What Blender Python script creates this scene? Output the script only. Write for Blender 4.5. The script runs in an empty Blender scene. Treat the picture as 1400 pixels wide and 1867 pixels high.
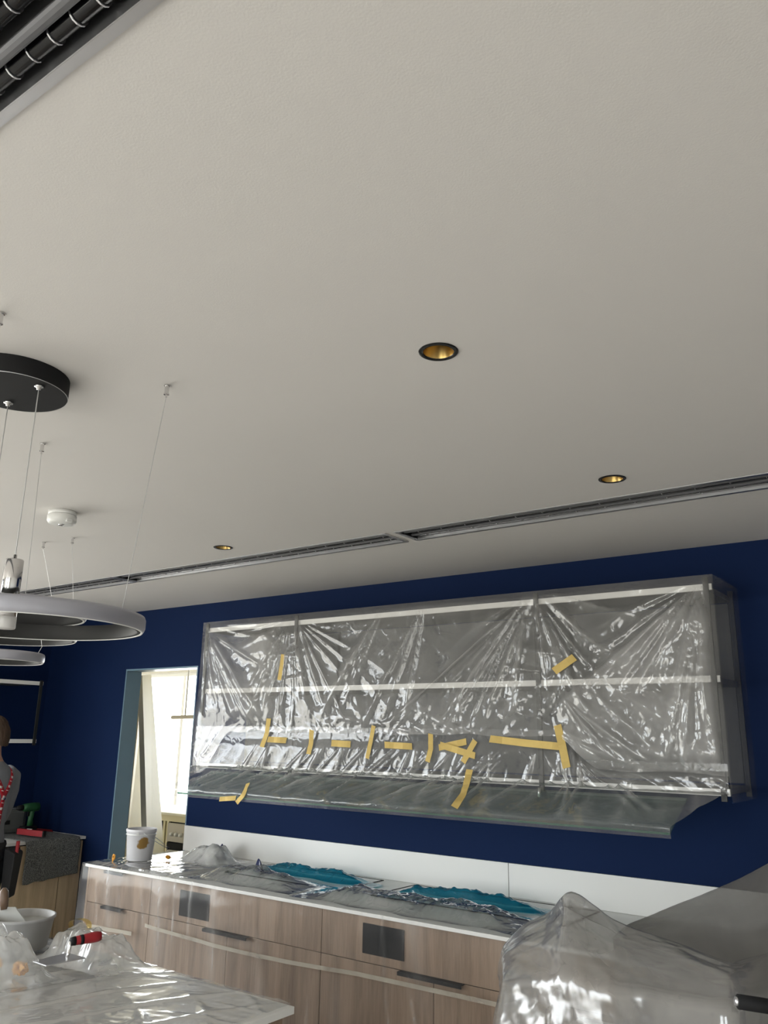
import bpy, bmesh, math, random
from mathutils import Vector, Matrix, noise

# ------------------------------------------------------------------ camera
sc = bpy.context.scene
C = sc.collection
CAMZ = 1.70
F_PX = 1477.87
RIGHT = Vector((0.80714, 0.59008, 0.01681)).normalized()
YAW, PITCH, ROLL = 0.63623, 0.26834, 0.01744
fwd = Vector((-math.sin(YAW)*math.cos(PITCH), math.cos(YAW)*math.cos(PITCH), math.sin(PITCH)))
r0 = Vector((math.cos(YAW), math.sin(YAW), 0.0))
u0 = r0.cross(fwd)
CR = r0*math.cos(ROLL) + u0*math.sin(ROLL)
CU = -r0*math.sin(ROLL) + u0*math.cos(ROLL)
cam = bpy.data.cameras.new('camera')
camo = bpy.data.objects.new('camera', cam)
C.objects.link(camo)
camo.matrix_world = Matrix(((CR.x, CU.x, -fwd.x, 0), (CR.y, CU.y, -fwd.y, 0), (CR.z, CU.z, -fwd.z, CAMZ), (0, 0, 0, 1)))
cam.sensor_fit = 'VERTICAL'
cam.sensor_height = 36.0
cam.lens = F_PX*36.0/1867.0
cam.clip_start = 0.02
sc.camera = camo

def ray(x, y): return (x-700.0)*CR - (y-933.5)*CU + F_PX*fwd
def pY(x, y, Y):
    d = ray(x, y); d = d*(Y/d.y); d.z += CAMZ; return d
def pZ(x, y, Z):
    d = ray(x, y); d = d*((Z-CAMZ)/d.z); d.z += CAMZ; return d
def pX(x, y, X):
    d = ray(x, y); d = d*(X/d.x); d.z += CAMZ; return d

# ------------------------------------------------------------------ world, light, exposure
sc.view_settings.view_transform = 'Standard'
sc.view_settings.look = 'None'
sc.view_settings.gamma = 1.0
sc.view_settings.use_curve_mapping = False
sc.view_settings.exposure = 1.48
sc.cycles.use_denoising = True
sc.cycles.max_bounces = 10
sc.cycles.diffuse_bounces = 5
sc.cycles.glossy_bounces = 4
sc.cycles.transmission_bounces = 6
sc.cycles.transparent_max_bounces = 24
sc.cycles.caustics_reflective = False
sc.cycles.caustics_refractive = False
sc.cycles.sample_clamp_indirect = 6.0

wd = bpy.data.worlds.new('overcast_sky'); sc.world = wd; wd.use_nodes = True
nt = wd.node_tree; nt.nodes.clear()
wo = nt.nodes.new('ShaderNodeOutputWorld'); wb = nt.nodes.new('ShaderNodeBackground')
tc = nt.nodes.new('ShaderNodeTexCoord'); sp = nt.nodes.new('ShaderNodeSeparateXYZ')
mr = nt.nodes.new('ShaderNodeMapRange'); mr.inputs[1].default_value = -0.06; mr.inputs[2].default_value = 0.04
mx = nt.nodes.new('ShaderNodeMix'); mx.data_type = 'RGBA'
mx.inputs[6].default_value = (0.62, 0.60, 0.55, 1)      # sunlit pavement below the horizon
mx.inputs[7].default_value = (0.93, 0.97, 1.0, 1)      # bright overcast sky
nt.links.new(tc.outputs['Generated'], sp.inputs[0]); nt.links.new(sp.outputs[2], mr.inputs[0])
nt.links.new(mr.outputs[0], mx.inputs[0]); nt.links.new(mx.outputs[2], wb.inputs[0]); nt.links.new(wb.outputs[0], wo.inputs[0])
wb.inputs[1].default_value = 5.0

def portal(name, loc, rot, sx, sy):
    l = bpy.data.lights.new(name, 'AREA'); l.shape = 'RECTANGLE'; l.size = sx; l.size_y = sy
    l.cycles.is_portal = True
    o = bpy.data.objects.new(name, l); C.objects.link(o); o.location = loc; o.rotation_euler = rot
    return o
BACKY = -3.2
BACK_WINDOWS = [(-3.0, -1.5), (-0.7, 0.8)]
LEFT_WINDOW = (-1.9, 2.2)
LZ0, LZ1 = 0.60, 2.45
WZ0, WZ1 = 0.35, 2.45
for i, (a, b) in enumerate(BACK_WINDOWS):
    portal('daylight_portal', ((a+b)/2, BACKY-0.16, (WZ0+WZ1)/2), (math.radians(90), 0, 0), b-a, WZ1-WZ0)
portal('daylight_portal', (-6.66, sum(LEFT_WINDOW)/2, (LZ0+LZ1)/2), (0, math.radians(-90), 0), LZ1-LZ0, LEFT_WINDOW[1]-LEFT_WINDOW[0])
FARY = 8.2
FAR_WINDOW = (-11.2, -6.9, 0.55, 2.56)
portal('daylight_portal', ((FAR_WINDOW[0]+FAR_WINDOW[1])/2, FARY+0.16, 1.555), (math.radians(-90), 0, 0), 4.3, 2.01)
sun = bpy.data.lights.new('sun', 'SUN'); sun.energy = 2.0; sun.angle = math.radians(2); sun.color = (1.0, 0.92, 0.78)
suno = bpy.data.objects.new('sun', sun); C.objects.link(suno); suno.location = (-6, 14, 8)
suno.rotation_euler = Vector((0.25, -1.0, -0.62)).to_track_quat('-Z', 'Y').to_euler()

# ------------------------------------------------------------------ materials
MATS = {}
def srgb(r, g, b):
    f = lambda c: c/12.92 if c <= 0.04045 else ((c+0.055)/1.055)**2.4
    return (f(r/255), f(g/255), f(b/255), 1)
def newmat(name):
    m = bpy.data.materials.new(name); m.use_nodes = True; m.node_tree.nodes.clear(); MATS[name] = m
    return m, m.node_tree.nodes, m.node_tree.links
def N(ns, t, **k):
    n = ns.new(t)
    for a, v in k.items(): setattr(n, a, v)
    return n
def basic(name, col, rough=0.6, metal=0.0, spec=0.5, var=0.08, scale=12.0, bump=0.0, bscale=60.0, bdist=0.002, stretch=None, col2=None):
    """principled material with a procedural colour mottle and fine relief"""
    m, ns, ln = newmat(name)
    out = N(ns, 'ShaderNodeOutputMaterial'); p = N(ns, 'ShaderNodeBsdfPrincipled'); tc = N(ns, 'ShaderNodeTexCoord')
    mp = N(ns, 'ShaderNodeMapping')
    if stretch: mp.inputs['Scale'].default_value = stretch
    n1 = N(ns, 'ShaderNodeTexNoise'); n1.inputs['Scale'].default_value = scale; n1.inputs['Detail'].default_value = 4
    cr = N(ns, 'ShaderNodeMix', data_type='RGBA')
    a = col; b = col2 if col2 else tuple(max(0, c*(1-var*2)) for c in col[:3])+(1,)
    if not col2: a = tuple(min(1, c*(1+var)) for c in col[:3])+(1,)
    cr.inputs[6].default_value = b; cr.inputs[7].default_value = a
    ln.new(tc.outputs['Object'], mp.inputs[0]); ln.new(mp.outputs[0], n1.inputs['Vector']); ln.new(n1.outputs['Fac'], cr.inputs[0])
    ln.new(cr.outputs[2], p.inputs['Base Color'])
    p.inputs['Roughness'].default_value = rough; p.inputs['Metallic'].default_value = metal
    p.inputs['Specular IOR Level'].default_value = spec
    if bump:
        n2 = N(ns, 'ShaderNodeTexNoise'); n2.inputs['Scale'].default_value = bscale; n2.inputs['Detail'].default_value = 5
        bp = N(ns, 'ShaderNodeBump'); bp.inputs['Strength'].default_value = bump; bp.inputs['Distance'].default_value = bdist
        ln.new(mp.outputs[0], n2.inputs['Vector']); ln.new(n2.outputs['Fac'], bp.inputs['Height']); ln.new(bp.outputs[0], p.inputs['Normal'])
    ln.new(p.outputs[0], out.inputs[0])
    return m

def film(name, haze=0.2, tint=(0.9, 0.9, 0.88), rough=0.22, gloss=1.0, clear=(0.97, 0.97, 0.97), crinkle=0.5, cscale=14.0, mott=0.5, foldhaze=0.0):
    """thin plastic sheeting: see-through + milky scatter + fresnel gloss, with crinkle relief"""
    m, ns, ln = newmat(name)
    out = N(ns, 'ShaderNodeOutputMaterial'); tc = N(ns, 'ShaderNodeTexCoord')
    n0 = N(ns, 'ShaderNodeTexNoise'); n0.inputs['Scale'].default_value = 3.5; n0.inputs['Detail'].default_value = 5; n0.inputs['Distortion'].default_value = 0.8
    mp = N(ns, 'ShaderNodeMapRange'); mp.inputs[1].default_value = 0.3; mp.inputs[2].default_value = 0.7
    mp.inputs[3].default_value = haze*(1-mott); mp.inputs[4].default_value = haze*(1+mott)
    v = N(ns, 'ShaderNodeTexNoise'); v.inputs['Scale'].default_value = cscale; v.inputs['Detail'].default_value = 3; v.inputs['Distortion'].default_value = 1.5
    v.noise_type = 'RIDGED_MULTIFRACTAL'
    bp = N(ns, 'ShaderNodeBump'); bp.inputs['Strength'].default_value = crinkle; bp.inputs['Distance'].default_value = 0.006
    ln.new(tc.outputs['Object'], n0.inputs['Vector']); ln.new(tc.outputs['Object'], v.inputs['Vector'])
    ln.new(n0.outputs['Fac'], mp.inputs[0]); ln.new(v.outputs['Fac'], bp.inputs['Height'])
    tr = N(ns, 'ShaderNodeBsdfTransparent'); tr.inputs[0].default_value = clear+(1,)
    df = N(ns, 'ShaderNodeBsdfDiffuse'); df.inputs[0].default_value = tint+(1,)
    tl = N(ns, 'ShaderNodeBsdfTranslucent'); tl.inputs[0].default_value = tint+(1,)
    m1 = N(ns, 'ShaderNodeMixShader'); m1.inputs[0].default_value = 0.4
    gl = N(ns, 'ShaderNodeBsdfGlossy'); gl.inputs['Roughness'].default_value = rough
    fr = N(ns, 'ShaderNodeLayerWeight'); fr.inputs[0].default_value = 0.5
    pw = N(ns, 'ShaderNodeMath', operation='POWER'); pw.inputs[1].default_value = 4.0
    mm = N(ns, 'ShaderNodeMath', operation='MULTIPLY_ADD'); mm.inputs[1].default_value = 0.75*gloss; mm.inputs[2].default_value = 0.075*gloss; mm.use_clamp = True
    m2 = N(ns, 'ShaderNodeMixShader'); m3 = N(ns, 'ShaderNodeMixShader')
    for s in (df, tl, gl): ln.new(bp.outputs[0], s.inputs['Normal'])
    ln.new(bp.outputs[0], fr.inputs['Normal'])
    ln.new(df.outputs[0], m1.inputs[1]); ln.new(tl.outputs[0], m1.inputs[2])
    at = N(ns, 'ShaderNodeAttribute'); at.attribute_name = 'fold'
    ma = N(ns, 'ShaderNodeMath', operation='MULTIPLY_ADD'); ma.inputs[1].default_value = foldhaze; ma.use_clamp = True
    ln.new(at.outputs['Fac'], ma.inputs[0]); ln.new(mp.outputs[0], ma.inputs[2])
    ln.new(ma.outputs[0], m2.inputs[0]); ln.new(tr.outputs[0], m2.inputs[1]); ln.new(m1.outputs[0], m2.inputs[2])
    ln.new(fr.outputs['Facing'], pw.inputs[0]); ln.new(pw.outputs[0], mm.inputs[0]); ln.new(mm.outputs[0], m3.inputs[0]); ln.new(m2.outputs[0], m3.inputs[1]); ln.new(gl.outputs[0], m3.inputs[2])
    ln.new(m3.outputs[0], out.inputs[0])
    return m

def wood(name, a, b, axis='z', rough=0.55):
    m, ns, ln = newmat(name)
    out = N(ns, 'ShaderNodeOutputMaterial'); p = N(ns, 'ShaderNodeBsdfPrincipled'); tc = N(ns, 'ShaderNodeTexCoord')
    oi = N(ns, 'ShaderNodeObjectInfo'); ad = N(ns, 'ShaderNodeVectorMath', operation='ADD')
    mp = N(ns, 'ShaderNodeMapping'); mp.inputs['Scale'].default_value = (9, 9, 0.7) if axis == 'z' else (0.7, 9, 9)
    n1 = N(ns, 'ShaderNodeTexNoise'); n1.inputs['Scale'].default_value = 1.6; n1.inputs['Detail'].default_value = 6; n1.inputs['Distortion'].default_value = 0.6
    n2 = N(ns, 'ShaderNodeTexNoise'); n2.inputs['Scale'].default_value = 14; n2.inputs['Detail'].default_value = 3
    mx = N(ns, 'ShaderNodeMix', data_type='RGBA'); mx.inputs[6].default_value = a; mx.inputs[7].default_value = b
    am = N(ns, 'ShaderNodeMath', operation='MULTIPLY_ADD'); am.inputs[1].default_value = 0.35; 
    rm = N(ns, 'ShaderNodeMapRange'); rm.inputs[1].default_value = 0.38; rm.inputs[2].default_value = 0.85
    sc_ = N(ns, 'ShaderNodeMath', operation='MULTIPLY'); sc_.inputs[1].default_value = 7.0
    ln.new(oi.outputs['Random'], sc_.inputs[0]); ln.new(tc.outputs['Object'], ad.inputs[0]); ln.new(sc_.outputs[0], ad.inputs[1])
    ln.new(ad.outputs[0], mp.inputs[0]); ln.new(mp.outputs[0], n1.inputs['Vector']); ln.new(mp.outputs[0], n2.inputs['Vector'])
    ln.new(n2.outputs['Fac'], am.inputs[0]); ln.new(n1.outputs['Fac'], am.inputs[2]); ln.new(am.outputs[0], rm.inputs[0]); ln.new(rm.outputs[0], mx.inputs[0])
    ln.new(mx.outputs[2], p.inputs['Base Color']); p.inputs['Roughness'].default_value = rough
    bp = N(ns, 'ShaderNodeBump'); bp.inputs['Strength'].default_value = 0.15; bp.inputs['Distance'].default_value = 0.001
    ln.new(n2.outputs['Fac'], bp.inputs['Height']); ln.new(bp.outputs[0], p.inputs['Normal']); ln.new(p.outputs[0], out.inputs[0])
    return m

M_ceiling = basic('ceiling_paint', (0.71, 0.685, 0.66, 1), 0.9, var=0.015, scale=1.2, bump=0.25, bscale=260, bdist=0.001)
M_passage = basic('passage_wall_paint', (0.62, 0.60, 0.54, 1), 0.85, var=0.02, scale=2)
M_white = basic('white_paint', (0.74, 0.73, 0.70, 1), 0.85, var=0.02, scale=2)
M_blue = basic('blue_wall_paint', srgb(7, 31, 70), 0.8, var=0.03, scale=2.5, bump=0.12, bscale=220, bdist=0.001, spec=0.2)
M_floor = basic('floor_boards', (0.55, 0.52, 0.48, 1), 0.5, var=0.08, scale=3, stretch=(1, 8, 1))
M_top = basic('white_worktop', (0.80, 0.79, 0.76, 1), 0.35, var=0.015, scale=3)
M_splash = basic('white_splashback', (0.82, 0.81, 0.79, 1), 0.3, var=0.012, scale=2)
M_wood = wood('grey_oak_veneer', (0.135, 0.086, 0.054, 1), (0.30, 0.21, 0.145, 1))
M_wood_lit = wood('lit_oak_veneer', (0.46, 0.34, 0.20, 1), (0.70, 0.55, 0.36, 1))  # oak lightened: the strong light on the side-wall counter is put into its colour
M_black = basic('matt_black_metal', (0.010, 0.010, 0.011, 1), 0.7, var=0.2, spec=0.25)
M_blackgl = basic('glossy_black', (0.006, 0.006, 0.007, 1), 0.18, var=0.1)
M_gap = basic('dark_plinth', (0.02, 0.02, 0.02, 1), 0.8)
M_steel = basic('brushed_aluminium', (0.72, 0.72, 0.74, 1), 0.35, metal=1.0, var=0.04)
M_divider = basic('dull_aluminium', (0.20, 0.20, 0.21, 1), 0.5, metal=0.6, var=0.05)
M_chrome = basic('chrome', (0.75, 0.74, 0.74, 1), 0.12, metal=1.0, var=0.03)
M_gold = basic('brass_reflector', (0.52, 0.36, 0.13, 1), 0.32, metal=1.0, var=0.06)
M_ring = basic('silver_lilac_enamel', (0.42, 0.42, 0.47, 1), 0.4, metal=0.35, var=0.03)
M_darkin = basic('dark_grey_enamel', (0.012, 0.012, 0.012, 1), 0.6, var=0.05)
M_diff = basic('opal_diffuser', (0.85, 0.85, 0.83, 1), 0.4, var=0.01)
M_wire = basic('steel_wire', (0.6, 0.6, 0.6, 1), 0.4, metal=0.8, var=0.05)
M_whitepl = basic('white_plastic', (0.78, 0.78, 0.76, 1), 0.4, var=0.02)
M_bar = basic('white_powder_coat', (0.86, 0.85, 0.82, 1), 0.45, var=0.01)
M_shelfgrey = basic('grey_shelf_board', (0.10, 0.10, 0.10, 1), 0.5, var=0.06)
M_backpanel = basic('grey_back_panel', (0.065, 0.066, 0.066, 1), 0.55, var=0.06)
M_post = basic('black_steel_post', (0.02, 0.021, 0.02, 1), 0.5, var=0.1)
M_tape = basic('yellow_masking_tape', (0.72, 0.52, 0.17, 1), 0.75, var=0.07, scale=30, bump=0.4, bscale=160)
M_door = basic('cream_door_paint', (0.80, 0.72, 0.46, 1), 0.6, var=0.02)
M_cream = basic('cream_door_edge', (0.86, 0.82, 0.64, 1), 0.6, var=0.02)
M_red = basic('red_plastic', (0.34, 0.015, 0.022, 1), 0.45, var=0.15, scale=40)
M_redfab = basic('red_elastic', (0.50, 0.012, 0.03, 1), 0.8, var=0.1)
M_green = basic('green_plastic', (0.02, 0.11, 0.035, 1), 0.5, var=0.1)
M_shirt = basic('grey_jersey', (0.24, 0.25, 0.275, 1), 0.95, var=0.12, scale=8, bump=0.5, bscale=24, bdist=0.01)
M_trous = basic('dark_work_cloth', (0.03, 0.03, 0.035, 1), 0.9, var=0.15, bump=0.4, bscale=20, bdist=0.01)
M_skin = basic('skin', (0.55, 0.30, 0.21, 1), 0.55, var=0.06)
M_hair = basic('brown_hair', (0.075, 0.042, 0.024, 1), 0.65, var=0.35, scale=40, stretch=(1, 1, 0.15), bump=0.7, bscale=90, bdist=0.006)
M_pouch = basic('black_canvas', (0.015, 0.015, 0.017, 1), 0.8, var=0.2, bump=0.3)
M_boxgrey = basic('grey_case_plastic', (0.11, 0.115, 0.11, 1), 0.6, var=0.05)
M_orange = basic('orange_tape_scrap', (0.75, 0.34, 0.03, 1), 0.6, var=0.15, scale=25)
M_ovenst = basic('oven_steel', (0.42, 0.38, 0.31, 1), 0.4, metal=0.3, var=0.04)
M_navy = basic('navy_plastic_film', (0.012, 0.02, 0.085, 1), 0.3, var=0.3, scale=30)
M_soil = basic('brown_handle', (0.16, 0.10, 0.065, 1), 0.5, var=0.1)
M_greytop = basic('grey_panel', (0.36, 0.36, 0.34, 1), 0.6, var=0.05)

# grey felt with pale fleck
m, ns, ln = newmat('grey_fleck_felt')
out = N(ns, 'ShaderNodeOutputMaterial'); p = N(ns, 'ShaderNodeBsdfPrincipled'); tcn = N(ns, 'ShaderNodeTexCoord')
vn = N(ns, 'ShaderNodeTexNoise'); vn.inputs['Scale'].default_value = 170; vn.inputs['Detail'].default_value = 6
rp = N(ns, 'ShaderNodeValToRGB'); rp.color_ramp.elements[0].position = 0.40; rp.color_ramp.elements[0].color = (0.065, 0.068, 0.066, 1)
rp.color_ramp.elements[1].position = 0.85; rp.color_ramp.elements[1].color = (0.42, 0.43, 0.41, 1)
bp = N(ns, 'ShaderNodeBump'); bp.inputs['Strength'].default_value = 0.8; bp.inputs['Distance'].default_value = 0.004
ln.new(tcn.outputs['Object'], vn.inputs['Vector']); ln.new(vn.outputs['Fac'], rp.inputs[0]); ln.new(rp.outputs[0], p.inputs['Base Color'])
ln.new(vn.outputs['Fac'], bp.inputs['Height']); ln.new(bp.outputs[0], p.inputs['Normal']); p.inputs['Roughness'].default_value = 0.95; ln.new(p.outputs[0], out.inputs[0])
M_felt = m
# white bucket with a dried brown plaster smear on one side
m, ns, ln = newmat('bucket_plastic_smeared')
out = N(ns, 'ShaderNodeOutputMaterial'); p = N(ns, 'ShaderNodeBsdfPrincipled'); tcn = N(ns, 'ShaderNodeTexCoord')
vm = N(ns, 'ShaderNodeVectorMath', operation='DISTANCE'); vm.inputs[1].default_value = (0.0237, -0.095, 0.105)
vn = N(ns, 'ShaderNodeTexNoise'); vn.inputs['Scale'].default_value = 26; vn.inputs['Detail'].default_value = 3
ml = N(ns, 'ShaderNodeMath', operation='MULTIPLY_ADD'); ml.inputs[1].default_value = 0.05
mrn = N(ns, 'ShaderNodeMapRange'); mrn.inputs[1].default_value = 0.058; mrn.inputs[2].default_value = 0.066
mxn = N(ns, 'ShaderNodeMix', data_type='RGBA'); mxn.inputs[6].default_value = (0.33, 0.19, 0.05, 1); mxn.inputs[7].default_value = (0.70, 0.69, 0.71, 1)
ln.new(tcn.outputs['Object'], vm.inputs[0]); ln.new(tcn.outputs['Object'], vn.inputs['Vector']); ln.new(vn.outputs['Fac'], ml.inputs[0])
ln.new(vm.outputs['Value'], ml.inputs[2]); ln.new(ml.outputs[0], mrn.inputs[0]); ln.new(mrn.outputs[0], mxn.inputs[0]); ln.new(mxn.outputs[2], p.inputs['Base Color'])
p.inputs['Roughness'].default_value = 0.4; ln.new(p.outputs[0], out.inputs[0])
M_bucket = m

F_shelf = film('dust_sheet_film', haze=0.07, tint=(0.92, 0.90, 0.87), rough=0.12, gloss=0.92, crinkle=0.42, cscale=15, foldhaze=0.38)
F_front = film('clear_cover_film', haze=0.05, tint=(0.95, 0.93, 0.9), rough=0.16, gloss=0.8, crinkle=0.3, cscale=7, mott=0.9)
F_top = film('worktop_cover_film', haze=0.16, tint=(0.95, 0.94, 0.9), rough=0.12, gloss=1.2, crinkle=0.4, cscale=9)
F_wrap = film('thick_wrap_film', haze=0.60, tint=(0.21, 0.20, 0.185), rough=0.3, gloss=0.7, crinkle=0.15, cscale=6, mott=0.12, foldhaze=0.25)
F_wrapf = film('milky_wrap_film', haze=0.36, tint=(0.52, 0.50, 0.47), rough=0.16, gloss=1.2, crinkle=0.3, cscale=7, mott=0.3, foldhaze=0.4)
F_bag = film('crumpled_bag_film', haze=0.42, tint=(0.92, 0.92, 0.9), rough=0.16, gloss=1.2, crinkle=0.8, cscale=18)
F_cyan = film('cyan_protective_film', haze=0.30, tint=(0.03, 0.30, 0.42), rough=0.2, gloss=1.0, clear=(0.12, 0.55, 0.70), crinkle=0.8, cscale=30)
F_strip = film('translucent_tape', haze=0.34, tint=(0.80, 0.76, 0.66), rough=0.4, gloss=0.4, crinkle=0.1)
F_glass = film('green_tint_glass', haze=0.06, tint=(0.5, 0.7, 0.6), rough=0.03, gloss=0.8, clear=(0.78, 0.9, 0.84), crinkle=0.0, mott=0.0)
F_glassedge = film('green_glass_edge', haze=0.6, tint=(0.10, 0.30, 0.22), rough=0.1, gloss=0.8, clear=(0.2, 0.5, 0.4), crinkle=0.0, mott=0.1)
F_pane = film('window_pane', haze=0.0, rough=0.02, gloss=0.5, clear=(0.97, 0.98, 0.98), crinkle=0.0, mott=0.0)
F_acr = film('frosted_acrylic', haze=0.75, tint=(0.8, 0.78, 0.76), rough=0.3, gloss=0.8, crinkle=0.0, mott=0.1)

# ------------------------------------------------------------------ helpers
class MB:
    def __init__(self): self.v = []; self.f = []; self.mi = []; self.m = 0
    def add(self, vs, fs):
        o = len(self.v); self.v += [tuple(q) for q in vs]
        for q in fs: self.f.append(tuple(i+o for i in q)); self.mi.append(self.m)
        return self
    def box(self, x0, x1, y0, y1, z0, z1):
        vs = [(x, y, z) for z in (z0, z1) for y in (y0, y1) for x in (x0, x1)]
        return self.add(vs, [(0, 2, 3, 1), (4, 5, 7, 6), (0, 1, 5, 4), (2, 6, 7, 3), (0, 4, 6, 2), (1, 3, 7, 5)])
    def hexa(self, q):   # 8 corners, order as box
        return self.add(q, [(0, 2, 3, 1), (4, 5, 7, 6), (0, 1, 5, 4), (2, 6, 7, 3), (0, 4, 6, 2), (1, 3, 7, 5)])
    def tube(self, pts, r, seg=10, caps=True, sx=1.0):
        pts = [Vector(q) for q in pts]; rs = r if isinstance(r, (list, tuple)) else [r]*len(pts)
        vs = []; n = len(pts); prev = None
        for i, q in enumerate(pts):
            t = (pts[min(i+1, n-1)]-pts[max(i-1, 0)]).normalized()
            a = prev if prev is not None else (Vector((0, 0, 1)) if abs(t.z) < 0.9 else Vector((1, 0, 0)))
            b = t.cross(a).normalized(); a = b.cross(t).normalized(); prev = a
            for k in range(seg):
                an = 2*math.pi*k/seg; vs.append(q + a*(math.cos(an)*rs[i]) + b*(math.sin(an)*rs[i]*sx))
        fs = [(i*seg+k, i*seg+(k+1) % seg, (i+1)*seg+(k+1) % seg, (i+1)*seg+k) for i in range(n-1) for k in range(seg)]
        if caps: fs += [tuple(reversed(range(seg))), tuple(range((n-1)*seg, n*seg))]
        return self.add(vs, fs)
    def lathe(self, prof, c=(0, 0, 0), seg=40, close=False):
        vs = [(c[0]+r*math.cos(2*math.pi*k/seg), c[1]+r*math.sin(2*math.pi*k/seg), c[2]+z) for r, z in prof for k in range(seg)]
        n = len(prof)
        rng = range(n) if close else range(n-1)
        fs = [(i*seg+k, i*seg+(k+1) % seg, ((i+1) % n)*seg+(k+1) % seg, ((i+1) % n)*seg+k) for i in rng for k in range(seg)]
        return self.add(vs, fs)
    def grid(self, fn, nu, nv):
        vs = [fn(i/nu, j/nv) for j in range(nv+1) for i in range(nu+1)]
        fs = [(j*(nu+1)+i, j*(nu+1)+i+1, (j+1)*(nu+1)+i+1, (j+1)*(nu+1)+i) for j in range(nv) for i in range(nu)]
        return self.add(vs, fs)
    def build(self, name, mat, parent=None, smooth=False, bevel=0.0, origin=None, attr=None):
        me = bpy.data.meshes.new(name)
        vs = self.v
        if origin is not None:
            o_ = Vector(origin); vs = [Vector(q)-o_ for q in vs]
        me.from_pydata([tuple(q) for q in vs], [], self.f)
        mats = mat if isinstance(mat, (list, tuple)) else [mat]
        for q in mats: me.materials.append(q)
        if len(mats) > 1: me.polygons.foreach_set('material_index', self.mi)
        if smooth: me.polygons.foreach_set('use_smooth', [True]*len(me.polygons))
        me.update()
        if attr is not None:
            at_ = me.attributes.new('fold', 'FLOAT', 'POINT'); at_.data.foreach_set('value', attr)
        ob = bpy.data.objects.new(name, me); C.objects.link(ob)
        if origin is not None: ob.location = origin
        if parent is not None: ob.parent = parent
        if bevel:
            b = ob.modifiers.new('bevel', 'BEVEL'); b.width = bevel; b.segments = 2; b.limit_method = 'ANGLE'
        return ob
def tag(o, label, cat, group=None):
    o['label'] = label; o['category'] = cat
    if group: o['group'] = group
    return o
def struct(o, label=None, cat=None):
    o['kind'] = 'structure'
    if label: o['label'] = label
    if cat: o['category'] = cat
    return o
def empty(name, loc=(0, 0, 0), rz=0.0):
    o = bpy.data.objects.new(name, None); C.objects.link(o); o.location = loc; o.rotation_euler = (0, 0, rz); o.empty_display_size = 0.05
    return o
def box(name, mat, x0, x1, y0, y1, z0, z1, parent=None, bevel=0.0):
    return MB().box(x0, x1, y0, y1, z0, z1).build(name, mat, parent, bevel=bevel)
def dup(o, parent=None):
    c = o.copy(); C.objects.link(c); c.parent = parent
    return c
def nvec(v):
    return Vector((noise.noise(v+Vector((9.3, -1.5, -7.9))), noise.noise(v), noise.noise(v+Vector((-6.3, 8.1, 3.7)))))
def tri(t):   # triangle wave in 0..1
    t = t % 1.0
    return 2*t if t < 0.5 else 2-2*t
def sstep(a, b, x):
    t = max(0.0, min(1.0, (x-a)/(b-a))); return t*t*(3-2*t)
def make_crease(seed, n=7, f0=2.0, f1=9.0):
    rg = random.Random(seed); ks = []
    for i in range(n):
        a = rg.uniform(0, math.pi); f = f0*(f1/f0)**(i/(n-1)); ks.append((math.cos(a)*f, math.sin(a)*f, rg.random(), 1.0/f))
    tot = sum(k[3] for k in ks)
    def fn(x, y):
        w = nvec(Vector((x*1.7, y*1.7, seed*1.3)))
        xx = x+0.10*w.x; yy = y+0.10*w.y
        return sum(k[3]*tri(xx*k[0]+yy*k[1]+k[2]) for k in ks)/tot
    return fn

# ------------------------------------------------------------------ room shell
CZ = 2.607; WY = 4.0; XL, XR = -6.5, 2.6
struct(box('floor', M_floor, XL-0.15, XR+0.15, BACKY-0.15, WY+0.14, -0.1, 0.0))
DL, DR, DT = -5.432, -4.600, 2.160
wm = MB().box(XL-0.15, DL, WY, WY+0.14, 0, CZ).box(DR, XR+0.15, WY, WY+0.14, 0, CZ).box(DL, DR, WY, WY+0.14, DT, CZ)
struct(wm.build('wall_far', M_blue))
a, b = LEFT_WINDOW
wl = MB().box(XL-0.15, XL, BACKY, a, 0, CZ).box(XL-0.15, XL, b, WY, 0, CZ).box(XL-0.15, XL, a, b, 0, LZ0).box(XL-0.15, XL, a, b, LZ1, CZ)
struct(wl.build('wall_left', M_blue))
f = MB(); y0, y1 = XL-0.10, XL-0.05
f.box(y0, y1, a, b, LZ0, LZ0+0.06).box(y0, y1, a, b, LZ1-0.06, LZ1)
for q in (a, a+1.35, a+2.70, b-0.06): f.box(y0, y1, q, q+0.06, LZ0+0.06, LZ1-0.06)
w = struct(f.build('window_5', M_whitepl))
for q in (a+0.06, a+1.41, a+2.76): box('pane', F_pane, XL-0.08, XL-0.074, q, q+1.28, LZ0+0.06, LZ1-0.06, w)
struct(box('wall_right', M_white, XR, XR+0.15, BACKY, WY, 0, CZ))
wn = MB()
edges = [XL-0.15]+[e for w in BACK_WINDOWS for e in w]+[XR+0.15]
for i in range(0, len(edges), 2): wn.box(edges[i], edges[i+1], BACKY-0.15, BACKY, 0, CZ)
for a, b in BACK_WINDOWS: wn.box(a, b, BACKY-0.15, BACKY, 0, WZ0); wn.box(a, b, BACKY-0.15, BACKY, WZ1, CZ)
struct(wn.build('wall_near', M_white))
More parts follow.
